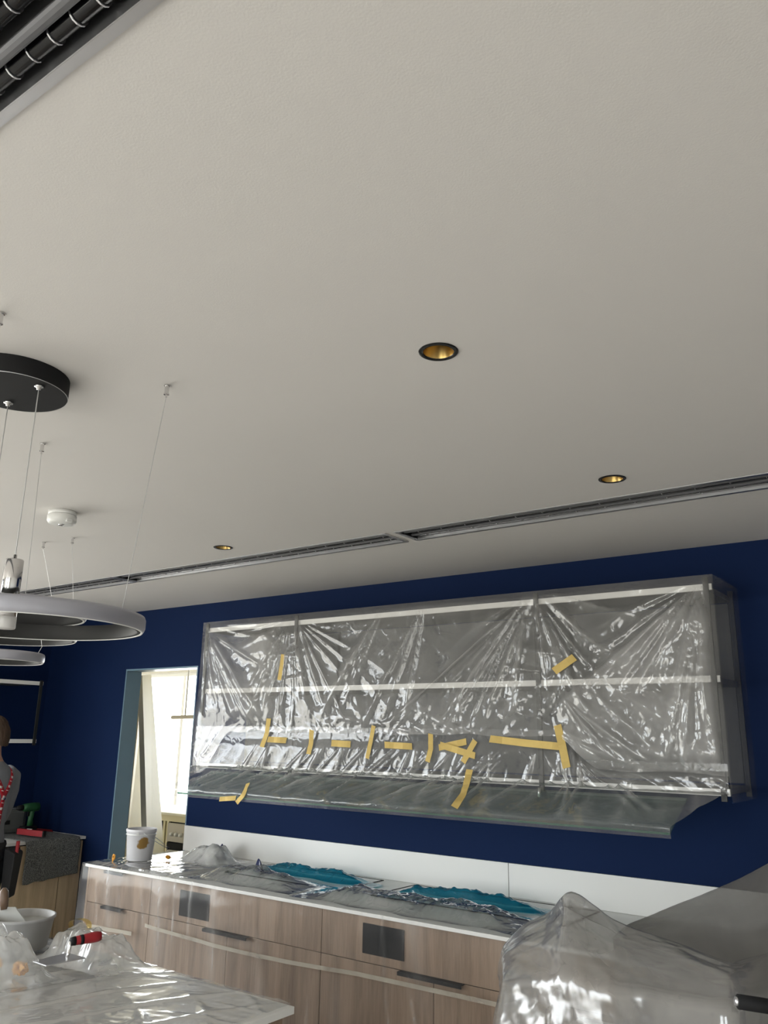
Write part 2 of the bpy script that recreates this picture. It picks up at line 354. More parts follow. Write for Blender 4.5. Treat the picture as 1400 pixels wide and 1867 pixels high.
for i, (a, b) in enumerate(BACK_WINDOWS):
    f = MB(); y0, y1 = BACKY-0.10, BACKY-0.05
    f.box(a, b, y0, y1, WZ0, WZ0+0.06).box(a, b, y0, y1, WZ1-0.06, WZ1).box(a, a+0.06, y0, y1, WZ0+0.06, WZ1-0.06).box(b-0.06, b, y0, y1, WZ0+0.06, WZ1-0.06)
    f.box((a+b)/2-0.03, (a+b)/2+0.03, y0, y1, WZ0+0.06, WZ1-0.06)
    w = struct(f.build('window_%d' % (i+1), M_whitepl))
    for q in range(2):
        c0 = a+0.06 if q == 0 else (a+b)/2+0.03
        box('pane', F_pane, c0, c0+(b-a)/2-0.09, BACKY-0.08, BACKY-0.074, WZ0+0.06, WZ1-0.06, w)

lin = MB().box(DL, DL+0.012, WY+0.001, WY+0.139, 0, DT-0.012).box(DR-0.012, DR, WY+0.001, WY+0.139, 0, DT-0.012).box(DL, DR, WY+0.001, WY+0.139, DT-0.012, DT)
struct(lin.build('trim_1', basic('lit_reveal_blue_paint', (0.17, 0.27, 0.35, 1), 0.28, var=0.03)))  # added lining; light reflected on the blue reveal is put into its paler colour

# ceiling with openings for the slot diffusers and the recessed spotlights
VENT_W = 0.164
VENTS = [(-6.30, -4.275, 2.970), (-4.235, -2.190, 2.970), (-2.110, 0.40, 2.970), (-3.2, 0.9, 0.313)]
SPOTS = [(-0.973, 1.530), (-0.997, 2.735), (-3.052, 2.759)]
SR = 0.046
xs = {XL-0.15, XR+0.15}; ys = {BACKY-0.15, WY}
for a, b, y in VENTS: xs |= {a, b}; ys |= {y, y+VENT_W}
for x, y in SPOTS: xs |= {x-0.08, x+0.08}; ys |= {y-0.08, y+0.08}
xs = sorted(xs); ys = sorted(ys)
ce = MB()
for i in range(len(xs)-1):
    for j in range(len(ys)-1):
        cx, cy = (xs[i]+xs[i+1])/2, (ys[j]+ys[j+1])/2
        if any(a < cx < b and y < cy < y+VENT_W for a, b, y in VENTS): continue
        if any(abs(cx-x) < 0.08 and abs(cy-y) < 0.08 for x, y in SPOTS): continue
        ce.add([(xs[i], ys[j], CZ), (xs[i+1], ys[j], CZ), (xs[i+1], ys[j+1], CZ), (xs[i], ys[j+1], CZ)], [(0, 3, 2, 1)])
for x, y in SPOTS:
    n = 48; vs = []
    for k in range(n):
        a = 2*math.pi*k/n; c, s = math.cos(a), math.sin(a); q = 0.08/max(abs(c), abs(s))
        vs += [(x+SR*c, y+SR*s, CZ), (x+q*c, y+q*s, CZ)]
    ce.add(vs, [(2*k, 2*((k+1) % n), 2*((k+1) % n)+1, 2*k+1) for k in range(n)])
ce.box(XL-0.15, XR+0.15, BACKY-0.15, WY+0.14, CZ+0.30, CZ+0.35)
struct(ce.build('ceiling', M_ceiling))

# room beyond the doorway
OX0, OX1, OY0 = -11.4, -3.4, WY+0.14
struct(box('floor_passage', M_floor, OX0, OX1, OY0, FARY, -0.1, 0.0))
struct(box('ceiling_passage', M_passage, OX0, OX1, OY0, FARY, CZ, CZ+0.1))
fa = MB(); a, b, z0, z1 = FAR_WINDOW
fa.box(OX0, a, FARY, FARY+0.15, 0, CZ).box(b, OX1, FARY, FARY+0.15, 0, CZ).box(a, b, FARY, FARY+0.15, 0, z0).box(a, b, FARY, FARY+0.15, z1, CZ)
struct(fa.build('wall_passage_far', M_passage))
struct(box('wall_passage_left', M_passage, OX0-0.15, OX0, OY0, FARY, 0, CZ))
struct(box('wall_passage_right', M_passage, OX1, OX1+0.15, OY0, FARY, 0, CZ))
struct(box('wall_passage_near', M_passage, OX0, XL-0.15, OY0-0.14, OY0, 0, CZ))
f = MB(); y0, y1 = FARY+0.04, FARY+0.09
for q in (z0, z1-0.06): f.box(a, b, y0, y1, q, q+0.06)
for q in (a, a+1.42, a+2.84, b-0.06): f.box(q, q+0.06, y0, y1, z0+0.06, z1-0.06)
w = struct(f.build('window_4', M_whitepl))
for q in (a+0.06, a+1.48, a+2.90): box('pane', F_pane, q, q+1.34, FARY+0.06, FARY+0.066, z0+0.06, z1-0.06, w)

# blue painted skirting line along splashback is absent; splashback sits on the worktop
CT = 0.92
sb = empty('splashback', (-2.1, WY-0.02, CT))
tag(sb, 'white upstand splashback in long panels against the blue wall', 'splashback')
for x0, x1 in [(-4.596, -2.118), (-2.114, 0.36), (0.364, 2.58)]:
    o = box('panel', M_splash, x0, x1, WY-0.016, WY-0.001, CT+0.001, 1.08, bevel=0.001); o.parent = sb; o.matrix_parent_inverse = Matrix.Translation((2.1, -WY+0.02, -CT))

def pchild(o, par):
    """parent o (built in world coordinates) to par without moving it"""
    o.parent = par
    o.matrix_parent_inverse = (Matrix.Translation(par.location) @ par.rotation_euler.to_matrix().to_4x4()).inverted()
    return o

# ------------------------------------------------------------------ base cabinets along the blue wall
FY = 3.235           # front face plane of the fronts
def front(x0, x1, z0, z1, par, name='door', mat=None):
    return pchild(box(name, mat or M_wood, x0+0.0015, x1-0.0015, FY, FY+0.019, z0+0.0015, z1-0.0015, bevel=0.0008), par)
def outlet(x0, x1, z0, z1, par):
    o = pchild(box('access_plate', M_black, x0, x1, FY-0.004, FY-0.0002, z0, z1, bevel=0.002), par)
    return o
def unit(x0, x1, label):
    e = empty('base_cabinet', ((x0+x1)/2, FY+0.3, 0))
    pchild(box('body', M_gap, x0+0.001, x1-0.001, FY+0.0195, WY-0.03, 0.10, 0.903), e)
    pchild(box('plinth', M_gap, x0+0.001, x1-0.001, FY+0.06, FY+0.075, 0.0, 0.10), e)
    return tag(e, label, 'cabinet')
def mk_pull(x0, x1, z, dr):
    o = MB().box(x0, x1, FY-0.030, FY-0.0006, z-0.002, z+0.0008).box(x0, x1, FY-0.030, FY-0.026, z-0.014, z-0.002).build('handle', M_black)
    return pchild(o, dr)
ZS = 0.711
u = unit(-4.55, -3.970, 'narrow oak cabinet of stacked drawers at the doorway end of the counter')
d = front(-4.55, -3.970, ZS, 0.902, u, 'drawer'); mk_pull(-4.375, -4.20, 0.9015, u)
d = front(-4.55, -3.970, 0.36, ZS, u, 'drawer'); mk_pull(-4.375, -4.19, ZS, u)
front(-4.55, -3.970, 0.10, 0.36, u, 'drawer')
pchild(box('end_panel', M_wood, -4.569, -4.5505, FY, WY-0.03, 0.0, 0.903), u)
u = unit(-3.970, -2.712, 'wide oak cabinet with black plate beside the stacked drawers')
d = front(-3.970, -2.712, ZS, 0.902, u, 'drawer'); outlet(-3.722, -3.486, 0.741, 0.869, u)
for x0, x1 in ((-3.970, -3.342), (-3.342, -2.712)): front(x0, x1, 0.10, ZS, u)
mk_pull(-3.50, -3.18, ZS, u)
u = unit(-2.712, -1.454, 'wide oak cabinet with black plate and long black pull under the counter inset')
front(-2.712, -1.454, ZS, 0.902, u, 'drawer'); outlet(-2.467, -2.237, 0.748, 0.873, u)
for x0, x1 in ((-2.712, -2.085), (-2.085, -1.454)): front(x0, x1, 0.10, ZS, u)
mk_pull(-2.255, -1.933, ZS, u)
u = unit(-1.454, -0.196, 'wide oak cabinet hidden behind the plastic-wrapped furniture')
front(-1.454, -0.196, ZS, 0.902, u, 'drawer')
for x0, x1 in ((-1.454, -0.825), (-0.825, -0.196)): front(x0, x1, 0.10, ZS, u)
# continuous worktop
wt = empty('worktop', (-2.4, 3.6, 0.904))
pchild(box('slab', M_top, -4.575, -0.19, 3.215, WY-0.0005, 0.904, CT, bevel=0.0015), wt)
tag(wt, 'long thin white worktop on the oak cabinets below the splashback', 'worktop')
# two insets with thin black frames let flush into the worktop
def inset(x0, x1, y0, y1, label):
    e = empty('counter_inset', ((x0+x1)/2, (y0+y1)/2, CT))
    pchild(box('lid', M_splash, x0+0.008, x1-0.008, y0+0.008, y1-0.008, CT+0.0004, CT+0.002), e)
    for a in ((x0, x1, y1-0.008, y1), (x0, x1, y0, y0+0.008), (x0, x0+0.008, y0+0.008, y1-0.008), (x1-0.008, x1, y0+0.008, y1-0.008)):
        pchild(box('frame_strip', M_black, a[0], a[1], a[2], a[3], CT+0.0004, CT+0.0035), e)
    return tag(e, label, 'counter inset', 'flush insets in the white worktop')
inset(-3.72, -2.87, 3.55, 3.945, 'flush worktop inset with thin black frame nearer the doorway')
inset(-2.665, -1.62, 3.55, 3.945, 'flush worktop inset with thin black frame under the longer cyan film')

# ------------------------------------------------------------------ slot diffusers
def vent(a, b, y, label, grp, step=0.12):
    e = empty('slot_diffuser', ((a+b)/2, y+VENT_W/2, CZ))
    t = 0.016; y1 = y+VENT_W
    fr = MB().box(a-t, b+t, y-t, y, CZ-0.004, CZ-0.0003).box(a-t, b+t, y1, y1+t, CZ-0.004, CZ-0.0003).box(a-t, a, y, y1, CZ-0.004, CZ-0.0003).box(b, b+t, y, y1, CZ-0.004, CZ-0.0003)
    fr.box(a, b, y+0.0002, y+0.002, CZ-0.004, CZ+0.05).box(a, b, y1-0.002, y1-0.0002, CZ-0.004, CZ+0.05)
    pchild(fr.build('frame', M_steel), e)
    hs = MB().box(a, b, y, y1, CZ+0.10, CZ+0.105).box(a-0.002, a, y, y1, CZ, CZ+0.10).box(b, b+0.002, y, y1, CZ, CZ+0.10).box(a, b, y-0.002, y, CZ+0.05, CZ+0.10).box(a, b, y1, y1+0.002, CZ+0.05, CZ+0.10)
    pchild(hs.build('housing', M_blackgl), e)
    sw, bw = 0.0385, 0.0242
    for k in range(2):
        y0 = y+sw+(sw+bw)*k
        pr = MB()   # T shaped divider bar, rolled lower edge
        pr.box(a+0.0005, b-0.0005, y0+bw/2-0.003, y0+bw/2+0.003, CZ+0.012, CZ+0.06)
        pr.tube([(a+0.0005, y0+bw/2, CZ+0.009), (b-0.0005, y0+bw/2, CZ+0.009)], 0.0052, 10, sx=1.9)
        pchild(pr.build('divider', M_divider, smooth=False), e)
    for k in range(3):
        yc = y+sw/2+(sw+bw)*k
        bl = MB().tube([(a+0.001, yc-0.004, CZ+0.020), (b-0.001, yc-0.004, CZ+0.020)], 0.0125, 14)
        pchild(bl.build('deflector', M_blackgl, smooth=True), e)
        proto = None; n = int((b-a)/step)
        for q in range(n):
            x = a+(q+0.5)*(b-a)/n
            if proto is None:
                cl = MB().lathe([(0.0130, -0.0014), (0.0150, -0.0014), (0.0150, 0.0014), (0.0130, 0.0014)], (0, 0, 0), 14, True)
                proto = cl.build('clip', M_steel); proto.rotation_euler = (0, math.pi/2, 0)
                o = proto
            else:
                o = dup(proto)
            o.parent = e; o.location = (x-e.location.x, yc-0.004-e.location.y, 0.020)
    return tag(e, label, 'air vent', grp)
vent(*VENTS[0], 'slot air diffuser in the ceiling running toward the dark corner wall', 'slot diffusers in line above the wall shelf')
vent(*VENTS[1], 'slot air diffuser in the ceiling in the middle of the row of three', 'slot diffusers in line above the wall shelf')
vent(*VENTS[2], 'slot air diffuser in the ceiling past two brass spotlights above the wrapped shelf', 'slot diffusers in line above the wall shelf')
vent(*VENTS[3], 'large three-slot air diffuser in the ceiling on the side away from the blue wall', None, step=0.052)

# ------------------------------------------------------------------ recessed spotlights
def spot(x, y, label):
    e = empty('recessed_spotlight', (x, y, CZ))
    MB().lathe([(0.0375, -0.0002), (0.0385, -0.003), (0.0475, -0.0025), (0.0490, -0.0004)], seg=48).build('trim_ring', M_blackgl, e, True)
    MB().lathe([(0.0375, -0.0002), (0.036, 0.004), (0.030, 0.030), (0.021, 0.052)], seg=48).build('reflector', M_gold, e, True)
    MB().lathe([(0.021, 0.052), (0.012, 0.054), (0.0001, 0.054)], seg=32).build('lens', M_darkin, e)
    MB().lathe([(0.0455, 0.0005), (0.0455, 0.07), (0.0001, 0.07)], seg=32).build('can', M_black, e)
    return tag(e, label, 'spotlight')
spot(*SPOTS[0], 'black-rimmed brass recessed spotlight standing alone in the open ceiling')
spot(*SPOTS[1], 'black-rimmed brass recessed spotlight close to the air vent above the right shelf bay')
spot(*SPOTS[2], 'black-rimmed brass recessed spotlight beside the middle air vent')
# patch of filler beside the lone spotlight
# ------------------------------------------------------------------ smoke detector
x, y = -3.128, 1.898
e = empty('smoke_detector', (x, y, CZ))
MB().lathe([(0.0001, -0.0003), (0.058, -0.0003), (0.058, -0.016), (0.055, -0.018), (0.0001, -0.018)], seg=40).build('base', M_whitepl, e, True)
MB().lathe([(0.057, -0.0185), (0.060, -0.021), (0.060, -0.043), (0.054, -0.053), (0.040, -0.057), (0.0001, -0.057)], seg=40).build('cover', M_whitepl, e, True)
MB().lathe([(0.012, -0.0572), (0.010, -0.061), (0.0001, -0.061)], seg=20).build('sensor', M_chrome, e, True)
MB().box(0.044, 0.062, -0.014, 0.014, -0.054, -0.040).build('test_tab', M_whitepl, e, bevel=0.003)
tag(e, 'round white smoke detector on the ceiling between the ring pendants', 'smoke detector')

# ------------------------------------------------------------------ ring pendant lamps
def ring_profile(R, w, hh):
    """rounded outer face, flat inner face, opal strip let into the underside"""
    out = [(R-w, hh), (R-0.006, hh), (R-0.001, hh-0.004), (R, hh*0.6), (R-0.001, 0.006), (R-0.004, 0.0)]
    return out
def add_ring(par, c, R, z, tilt=(0, 0), w=0.022, hh=0.042):
    o = MB().lathe([(R-w+0.001, hh), (R-0.010, hh), (R-0.003, hh-0.003), (R, hh-0.010), (R, 0.010), (R-0.003, 0.003), (R-0.006, 0.0)], seg=96).build('outer_band', M_ring, None, True)
    i = MB().lathe([(R-0.0118, 0.0005), (R-w+0.003, 0.0), (R-w, 0.003), (R-w, hh)], seg=96).build('inner_band', M_darkin, None, True)
    d = MB().lathe([(R-0.0055, 0.0008), (R-0.0065, -0.0015), (R-0.0105, -0.0015), (R-0.0115, 0.0008)], seg=96).build('diffuser', M_diff, None, True)
    for q in (o, i, d):
        q.parent = par; q.location = Vector((c[0], c[1], z))-par.location; q.rotation_euler = (tilt[0], tilt[1], 0)
def anchor(par, x, y, zend, ztop=CZ, r=0.0009, hang=None):
    a = MB()
    a.lathe([(0.0001, 0.0), (0.0085, 0.0), (0.0085, -0.003), (0.0060, -0.0035), (0.0060, -0.024), (0.0075, -0.025), (0.0075, -0.028), (0.003, -0.029), (0.0025, -0.036), (0.0001, -0.036)], seg=16)
    o = a.build('ceiling_anchor', M_chrome); o.parent = par; o.location = Vector((x, y, ztop-0.0003))-par.location
    end = hang if hang else (x, y, zend)
    w = MB().tube([(x, y, ztop-0.036), end], r, 6).build('wire', M_wire); pchild(w, par)
def pend_spot(par, x, y, ztop, zc):
    """chrome tube spot with a frosted end, hung on a cord"""
    pchild(MB().tube([(x, y, ztop), (x, y, zc)], 0.0014, 8).build('cord', M_wire), par)
    o = MB().lathe([(0.0001, 0.012), (0.004, 0.012), (0.005, 0.0), (0.020, 0.0), (0.0215, -0.002), (0.0215, -0.140), (0.0001, -0.140)], seg=32).build('tube_body', M_chrome, None, True)
    o.parent = par; o.location = Vector((x, y, zc-0.012))-par.location
    o = MB().lathe([(0.0225, -0.141), (0.0225, -0.166), (0.0205, -0.169), (0.0001, -0.169)], seg=32).build('frosted_end', F_acr, None, True)
    o.parent = par; o.location = Vector((x, y, zc-0.012))-par.location
def gland(par, x, y):
    o = MB().lathe([(0.012, 0.0), (0.012, -0.003), (0.006, -0.004), (0.005, -0.010), (0.0001, -0.010)], seg=16).build('cord_grip', M_chrome, None, True)
    o.parent = par; o.location = Vector((x, y, CZ-0.0505))-par.location
def canopy(par, x, y, R=0.14):
    o = MB().lathe([(0.0001, -0.0004), (R, -0.0004), (R, -0.045), (R-0.002, -0.050), (0.0001, -0.050)], seg=64).build('canopy', M_black, None, True)
    sm = o.modifiers.new('edge', 'EDGE_SPLIT'); sm.split_angle = math.radians(40)
    o.parent = par; o.location = Vector((x, y, CZ))-par.location
    b = MB().lathe([(R-0.001, -0.0502), (R+0.0003, -0.0498), (R+0.0003, -0.0488)], seg=64).build('rim_line', M_steel, None, True)
    b.parent = par; b.location = Vector((x, y, CZ))-par.location
L1 = empty('ring_pendant_lamp', (-1.975, 1.015, CZ))
canopy(L1, -1.975, 1.015, 0.135)
add_ring(L1, (-2.04, 1.16), 0.315, 1.958)
add_ring(L1, (-2.20, 1.215), 0.205, 2.002)
anchor(L1, -1.688, 1.284, 0, hang=(-1.755, 1.262, 2.000))
anchor(L1, -1.686, 0.811, 0, hang=(-1.85, 0.925, 2.000))
anchor(L1, -2.403, 1.356, 0, hang=(-2.335, 1.33, 2.002+0.042))
gland(L1, -1.880, 1.030); pend_spot(L1, -1.880, 1.030, CZ-0.06, 2.110)
gland(L1, -2.050, 1.043); pend_spot(L1, -2.050, 1.043, CZ-0.06, 2.22)
tag(L1, 'ring pendant lamp of two silver hoops hung from a round black canopy near the island', 'pendant lamp')
L2 = empty('ring_pendant_lamp', (-3.75, 1.98, CZ))
canopy(L2, -4.05, 1.80)
add_ring(L2, (-3.70, 2.02), 0.33, 2.105)
add_ring(L2, (-3.56, 1.93), 0.20, 1.985)
anchor(L2, -3.524, 2.209, 0, hang=(-3.49, 2.255, 2.147))
anchor(L2, -3.737, 2.186, 0, hang=(-3.74, 2.335, 2.147))
pchild(MB().tube([(-3.46, 2.07, 2.105), (-3.45, 2.075, 2.06), (-3.47, 2.07, 2.027)], 0.0012, 6).build('link_wire', M_wire), L2)
pend_spot(L2, -3.72, 1.92, CZ-0.06, 2.18)
gland(L2, -4.05, 1.80)
tag(L2, 'ring pendant lamp of two silver hoops hung farther toward the dark corner', 'pendant lamp')

# ------------------------------------------------------------------ wall shelf behind plastic
SX0, SX1 = -4.055, -0.925
SF = 3.590            # front of the shelf boards
SH = empty('wall_shelf', (-2.49, WY, 1.95))
tag(SH, 'long wall shelf of white-edged boards on black posts under taped plastic sheeting', 'shelf')
for z in (2.3365, 1.949, 1.499):
    b = pchild(box('shelf_board', M_shelfgrey, SX0+0.002, SX1-0.002, SF+0.0125, WY-0.012, z-0.0125, z+0.0125), SH)
    e_ = box('edge_strip', M_bar, SX0-0.022, SX1+0.022, SF, SF+0.0122, z-0.0135, z+0.0135)
    e_.parent = b
for x in (-4.055, -3.280, -1.722, -0.925):
    pchild(box('post', M_post, x-0.011, x+0.011, SF-0.012, SF-0.0005, 1.465, 2.378), SH)
    pchild(box('wall_post', M_post, x-0.011, x+0.011, WY-0.011, WY-0.0005, 1.465, 2.378), SH)
pchild(box('back_panel', M_backpanel, SX0+0.013, SX1-0.013, WY-0.011, WY-0.002, 1.52, 2.32), SH)
# sloping glass screen below the lowest board
GX0, GX1, GY0, GZ0, GY1, GZ1 = -3.915, -1.070, 3.320, 1.353, 3.575, 1.468
gl = empty('glass_screen', ((GX0+GX1)/2, GY1, GZ1))
th = Vector((0, -(GZ1-GZ0), (GY1-GY0))).normalized()*-0.004
def slab(x0, x1, t0, t1, mat, name):
    A = Vector((0, GY0+(GY1-GY0)*t0, GZ0+(GZ1-GZ0)*t0)); B = Vector((0, GY0+(GY1-GY0)*t1, GZ0+(GZ1-GZ0)*t1)); X0 = Vector((x0, 0, 0)); X1 = Vector((x1, 0, 0))
    return pchild(MB().hexa([A+X0+th, A+X1+th, B+X0+th, B+X1+th, A+X0-th, A+X1-th, B+X0-th, B+X1-th]).build(name, mat), gl)
slab(GX0, GX1, 0.012, 1.0, F_glass, 'pane'); slab(GX0, GX1, 0.0, 0.0115, F_glassedge, 'polished_edge')
for x in (-3.28, -1.72):
    pchild(MB().tube([(x, GY1-0.03, GZ1-0.026), (x, GY1-0.022, GZ1+0.012)], 0.006, 10).build('fixing', M_steel, None, True), gl)
tag(gl, 'sloping clear glass screen with green edge below the wrapped wall shelf', 'glass screen')

# plastic sheets over the shelf
FS = SF-0.020        # resting plane of the sheet
TAPES = [  # pixel centre lines, width in pixels
    ([(516, 1193), (513, 1215), (509, 1240)], 7), ([(490, 1310), (486, 1338), (477, 1362)], 8), ([(488, 1348), (522, 1350)], 9),
    ([(568, 1331), (567, 1355), (562, 1375)], 8), ([(604, 1355), (639, 1357)], 10), ([(681, 1323), (676, 1350), (669, 1383)], 7),
    ([(701, 1358), (751, 1361)], 10), ([(785, 1338), (785, 1366), (779, 1389)], 8), ([(800, 1363), (850, 1352)], 10), ([(802, 1358), (866, 1378)], 10),
    ([(866, 1350), (844, 1390)], 9), ([(856, 1403), (850, 1430), (844, 1448), (828, 1472)], 11), ([(1010, 1224), (1047, 1198)], 12),
    ([(893, 1347), (960, 1355), (1030, 1362)], 11), ([(1016, 1322), (1026, 1365), (1033, 1400)], 12), ([(452, 1428), (443, 1450), (431, 1464)], 7), ([(400, 1457), (430, 1455)], 7)]
PINS = []
rg = random.Random(5)
for pts, w in TAPES[:15]:
    for q in (pts[0], pts[-1]):
        v = pY(q[0], q[1], FS); PINS.append((v.x, v.z, 0.010, 0.24, rg.randint(9, 14), rg.random()))
for x, A in ((-4.055, 0.020), (-3.28, 0.018), (-1.722, 0.026), (-0.925, 0.022)):
    PINS.append((x, 2.375, A, 0.55, 26, rg.random()))
    PINS.append((x, 1.47, A*0.5, 0.30, 18, rg.random()))
cr1 = make_crease(3, 8, 2.0, 14.0); cr2 = make_crease(11, 8, 3.0, 22.0); cr3 = make_crease(21, 7, 1.2, 6.0)
cr4 = make_crease(25, 9, 5.0, 34.0)
def crumple_w(x, z):
    w = 0.16
    # left bay
    w = max(w, sstep(-4.05, -3.95, x)*sstep(-3.30, -3.5, x)*sstep(1.7, 1.85, z)*sstep(2.36, 2.2, z))
    # right bay: triangle from the top right corner down to the tape
    t = (x+1.65)/0.70; up = 1.86+0.50*max(0, t)
    w = max(w, sstep(-1.68, -1.55, x)*sstep(up+0.02, up-0.06, z)*sstep(1.54, 1.66, z))
    return w
RIDGES = []
def ridges(x1, z1, xs2, z2, h_, w_):
    for x2 in xs2: RIDGES.append((x1+rg.uniform(-0.02, 0.02), z1, x2+rg.uniform(-0.03, 0.03), z2+rg.uniform(-0.03, 0.03), h_*rg.uniform(0.6, 1.3), w_*rg.uniform(0.6, 1.5)))
ridges(-1.74, 2.37, (-2.55, -2.42, -2.31, -2.20, -2.10, -2.00, -1.92, -1.84), 1.74, 0.016, 0.016)
ridges(-1.70, 2.37, (-1.62, -1.55, -1.48), 1.80, 0.012, 0.014)
ridges(-2.35, 2.36, (-2.62, -2.75, -2.50), 1.75, 0.013, 0.014)
ridges(-2.62, 2.36, (-2.95, -3.05), 1.75, 0.016, 0.030)
ridges(-3.27, 2.37, (-3.10, -2.98, -2.86, -3.20), 1.76, 0.012, 0.014)
ridges(-3.30, 2.37, (-3.38, -3.50, -3.62), 1.74, 0.012, 0.013)
ridges(-4.05, 2.37, (-3.46, -3.52, -3.60, -3.70, -3.84), 1.73, 0.015, 0.016)
ridges(-4.05, 2.35, (-3.40, -3.36), 2.05, 0.013, 0.012)
ridges(-3.48, 1.75, (-3.98, -3.88, -3.78), 1.52, 0.013, 0.014)
ridges(-0.94, 2.36, (-1.60, -1.50, -1.38, -1.26), 1.86, 0.014, 0.014)
ridges(-0.94, 2.30, (-1.20, -1.12, -1.05, -1.00), 1.58, 0.016, 0.016)
ridges(-1.58, 1.88, (-1.35, -1.20, -1.45), 1.62, 0.014, 0.013)
ridges(-1.60, 1.72, (-1.45, -1.30, -1.05), 1.60, 0.010, 0.012)
def ridge_h(x, z, R_=None):
    d = 0.0
    for x1, z1, x2, z2, h_, w_ in (R_ or RIDGES):
        ex, ez = x2-x1, z2-z1; L2 = ex*ex+ez*ez; t = ((x-x1)*ex+(z-z1)*ez)/L2
        if t < -0.02 or t > 1.05: continue
        q = abs((x-x1)*ez-(z-z1)*ex)/math.sqrt(L2); ww = w_*(0.35+1.1*t)
        if q > 3*ww: continue
        d = max(d, h_*(0.35+0.65*math.sin(math.pi*min(1, max(0, t))**0.8))*max(0.0, 1-q/ww*0.5)**2*sstep(-0.02, 0.05, t)*sstep(1.05, 0.9, t))
    return d
def fold(x, z):
    d = ridge_h(x, z)
    for px, pz, A, L, k, ph in PINS:
        dx, dz = x-px, z-pz; r = math.hypot(dx, dz)
        if r > L*4: continue
        th_ = math.atan2(dz, dx)
        am = 0.5+noise.noise(Vector((th_*2.2+px*7, pz, k*0.7)))+0.35*noise.noise(Vector((x*2.5, z*2.5, k)))
        if am <= 0: continue
        th_ += 0.30*noise.noise(Vector((x*1.2, z*1.2, k)))+0.35*noise.noise(Vector((th_*1.7, px, 4.0)))
        d += A*am*math.exp(-r/L)*sstep(0.0, 0.10+6.0*A, r)*(tri(k*th_/(2*math.pi)+ph)**2.2)
    w = crumple_w(x, z)
    d += w*(0.024*cr1(x*1.0, z*1.0)+0.015*cr2(x, z)+0.007*cr4(x, z))+0.010*cr3(x, z)+0.0025*cr4(x, z)
    return d
def sheet_xyz(s, z):
    """s runs along the wrap: wall - left end - front - right end - wall"""
    La = WY-0.006-FS; Lf = (SX1+0.034)-(SX0-0.034)
    if s < La: return Vector((SX0-0.034, WY-0.006-s, z)), Vector((-1, 0, 0))
    if s < La+Lf: return Vector((SX0-0.034+(s-La), FS, z)), Vector((0, -1, 0))
    return Vector((SX1+0.034, FS+(s-La-Lf), z)), Vector((1, 0, 0))
La = WY-0.006-FS; Lf = (SX1+0.034)-(SX0-0.034)
def hem(x):
    return 1.705-0.135*sstep(-1.62, -1.42, x)+0.018*noise.noise(Vector((x*5, 3, 1)))-0.25*sstep(-3.75, -4.0, x)
mb = MB(); top = 2.386; FA = []; LA = []
def up_fn(s, t):
    x = SX0-0.034+(min(max(s, La), La+Lf)-La)
    z0 = hem(x)
    if s > La+Lf: z0 = 1.462
    z = top+(z0-top)*t
    P_, n_ = sheet_xyz(s, z)
    if La <= s <= La+Lf:
        d = fold(x, z)
        edge = sstep(0.0, 0.05, t)
        # held on the posts, slack between
        d = d*edge*sstep(0, 0.05, x-SX0+0.034)*sstep(0, 0.04, SX1+0.034-x)
        bl = 0.03*sstep(-3.9, -4.09, x)*sstep(2.1, 1.6, z)
        P_ = P_ + n_*(d+0.001) + Vector((-bl, 0, 0))
        FA.append(0.12+min(0.9, max(0.0, (d-0.009)*26)))
    else:
        q = (s-La-Lf)/La if s > La else (La-s)/La
        d = 0.012*cr3(q*1.2, z)*math.sin(math.pi*min(1, max(0, q)))
        P_ = P_ + n_*d
        FA.append(0.0)
    return P_
NS = 470; S_all = 2*La+Lf
def su(u):   # more columns on the front, break columns at the corners
    return u*S_all
mb.grid(lambda u, v: up_fn(su(u), v), NS, 110)
# flap lying over the top of the shelf
def flap(u, v):
    x = SX0-0.034+u*Lf; y = FS-0.001+v*(WY-0.006-FS)
    sag = 0.0
    return Vector((x, y, top-0.0-0.004*cr3(x, y)*math.sin(math.pi*v)))
mb.grid(flap, 120, 8); FA += [0.1]*(121*9)
mb_up = mb
o = mb.build('plastic_dust_sheet', F_shelf, None, True, attr=FA)
tag(o, 'large crumpled clear plastic sheet hanging over the front of the wall shelf', 'plastic sheet')

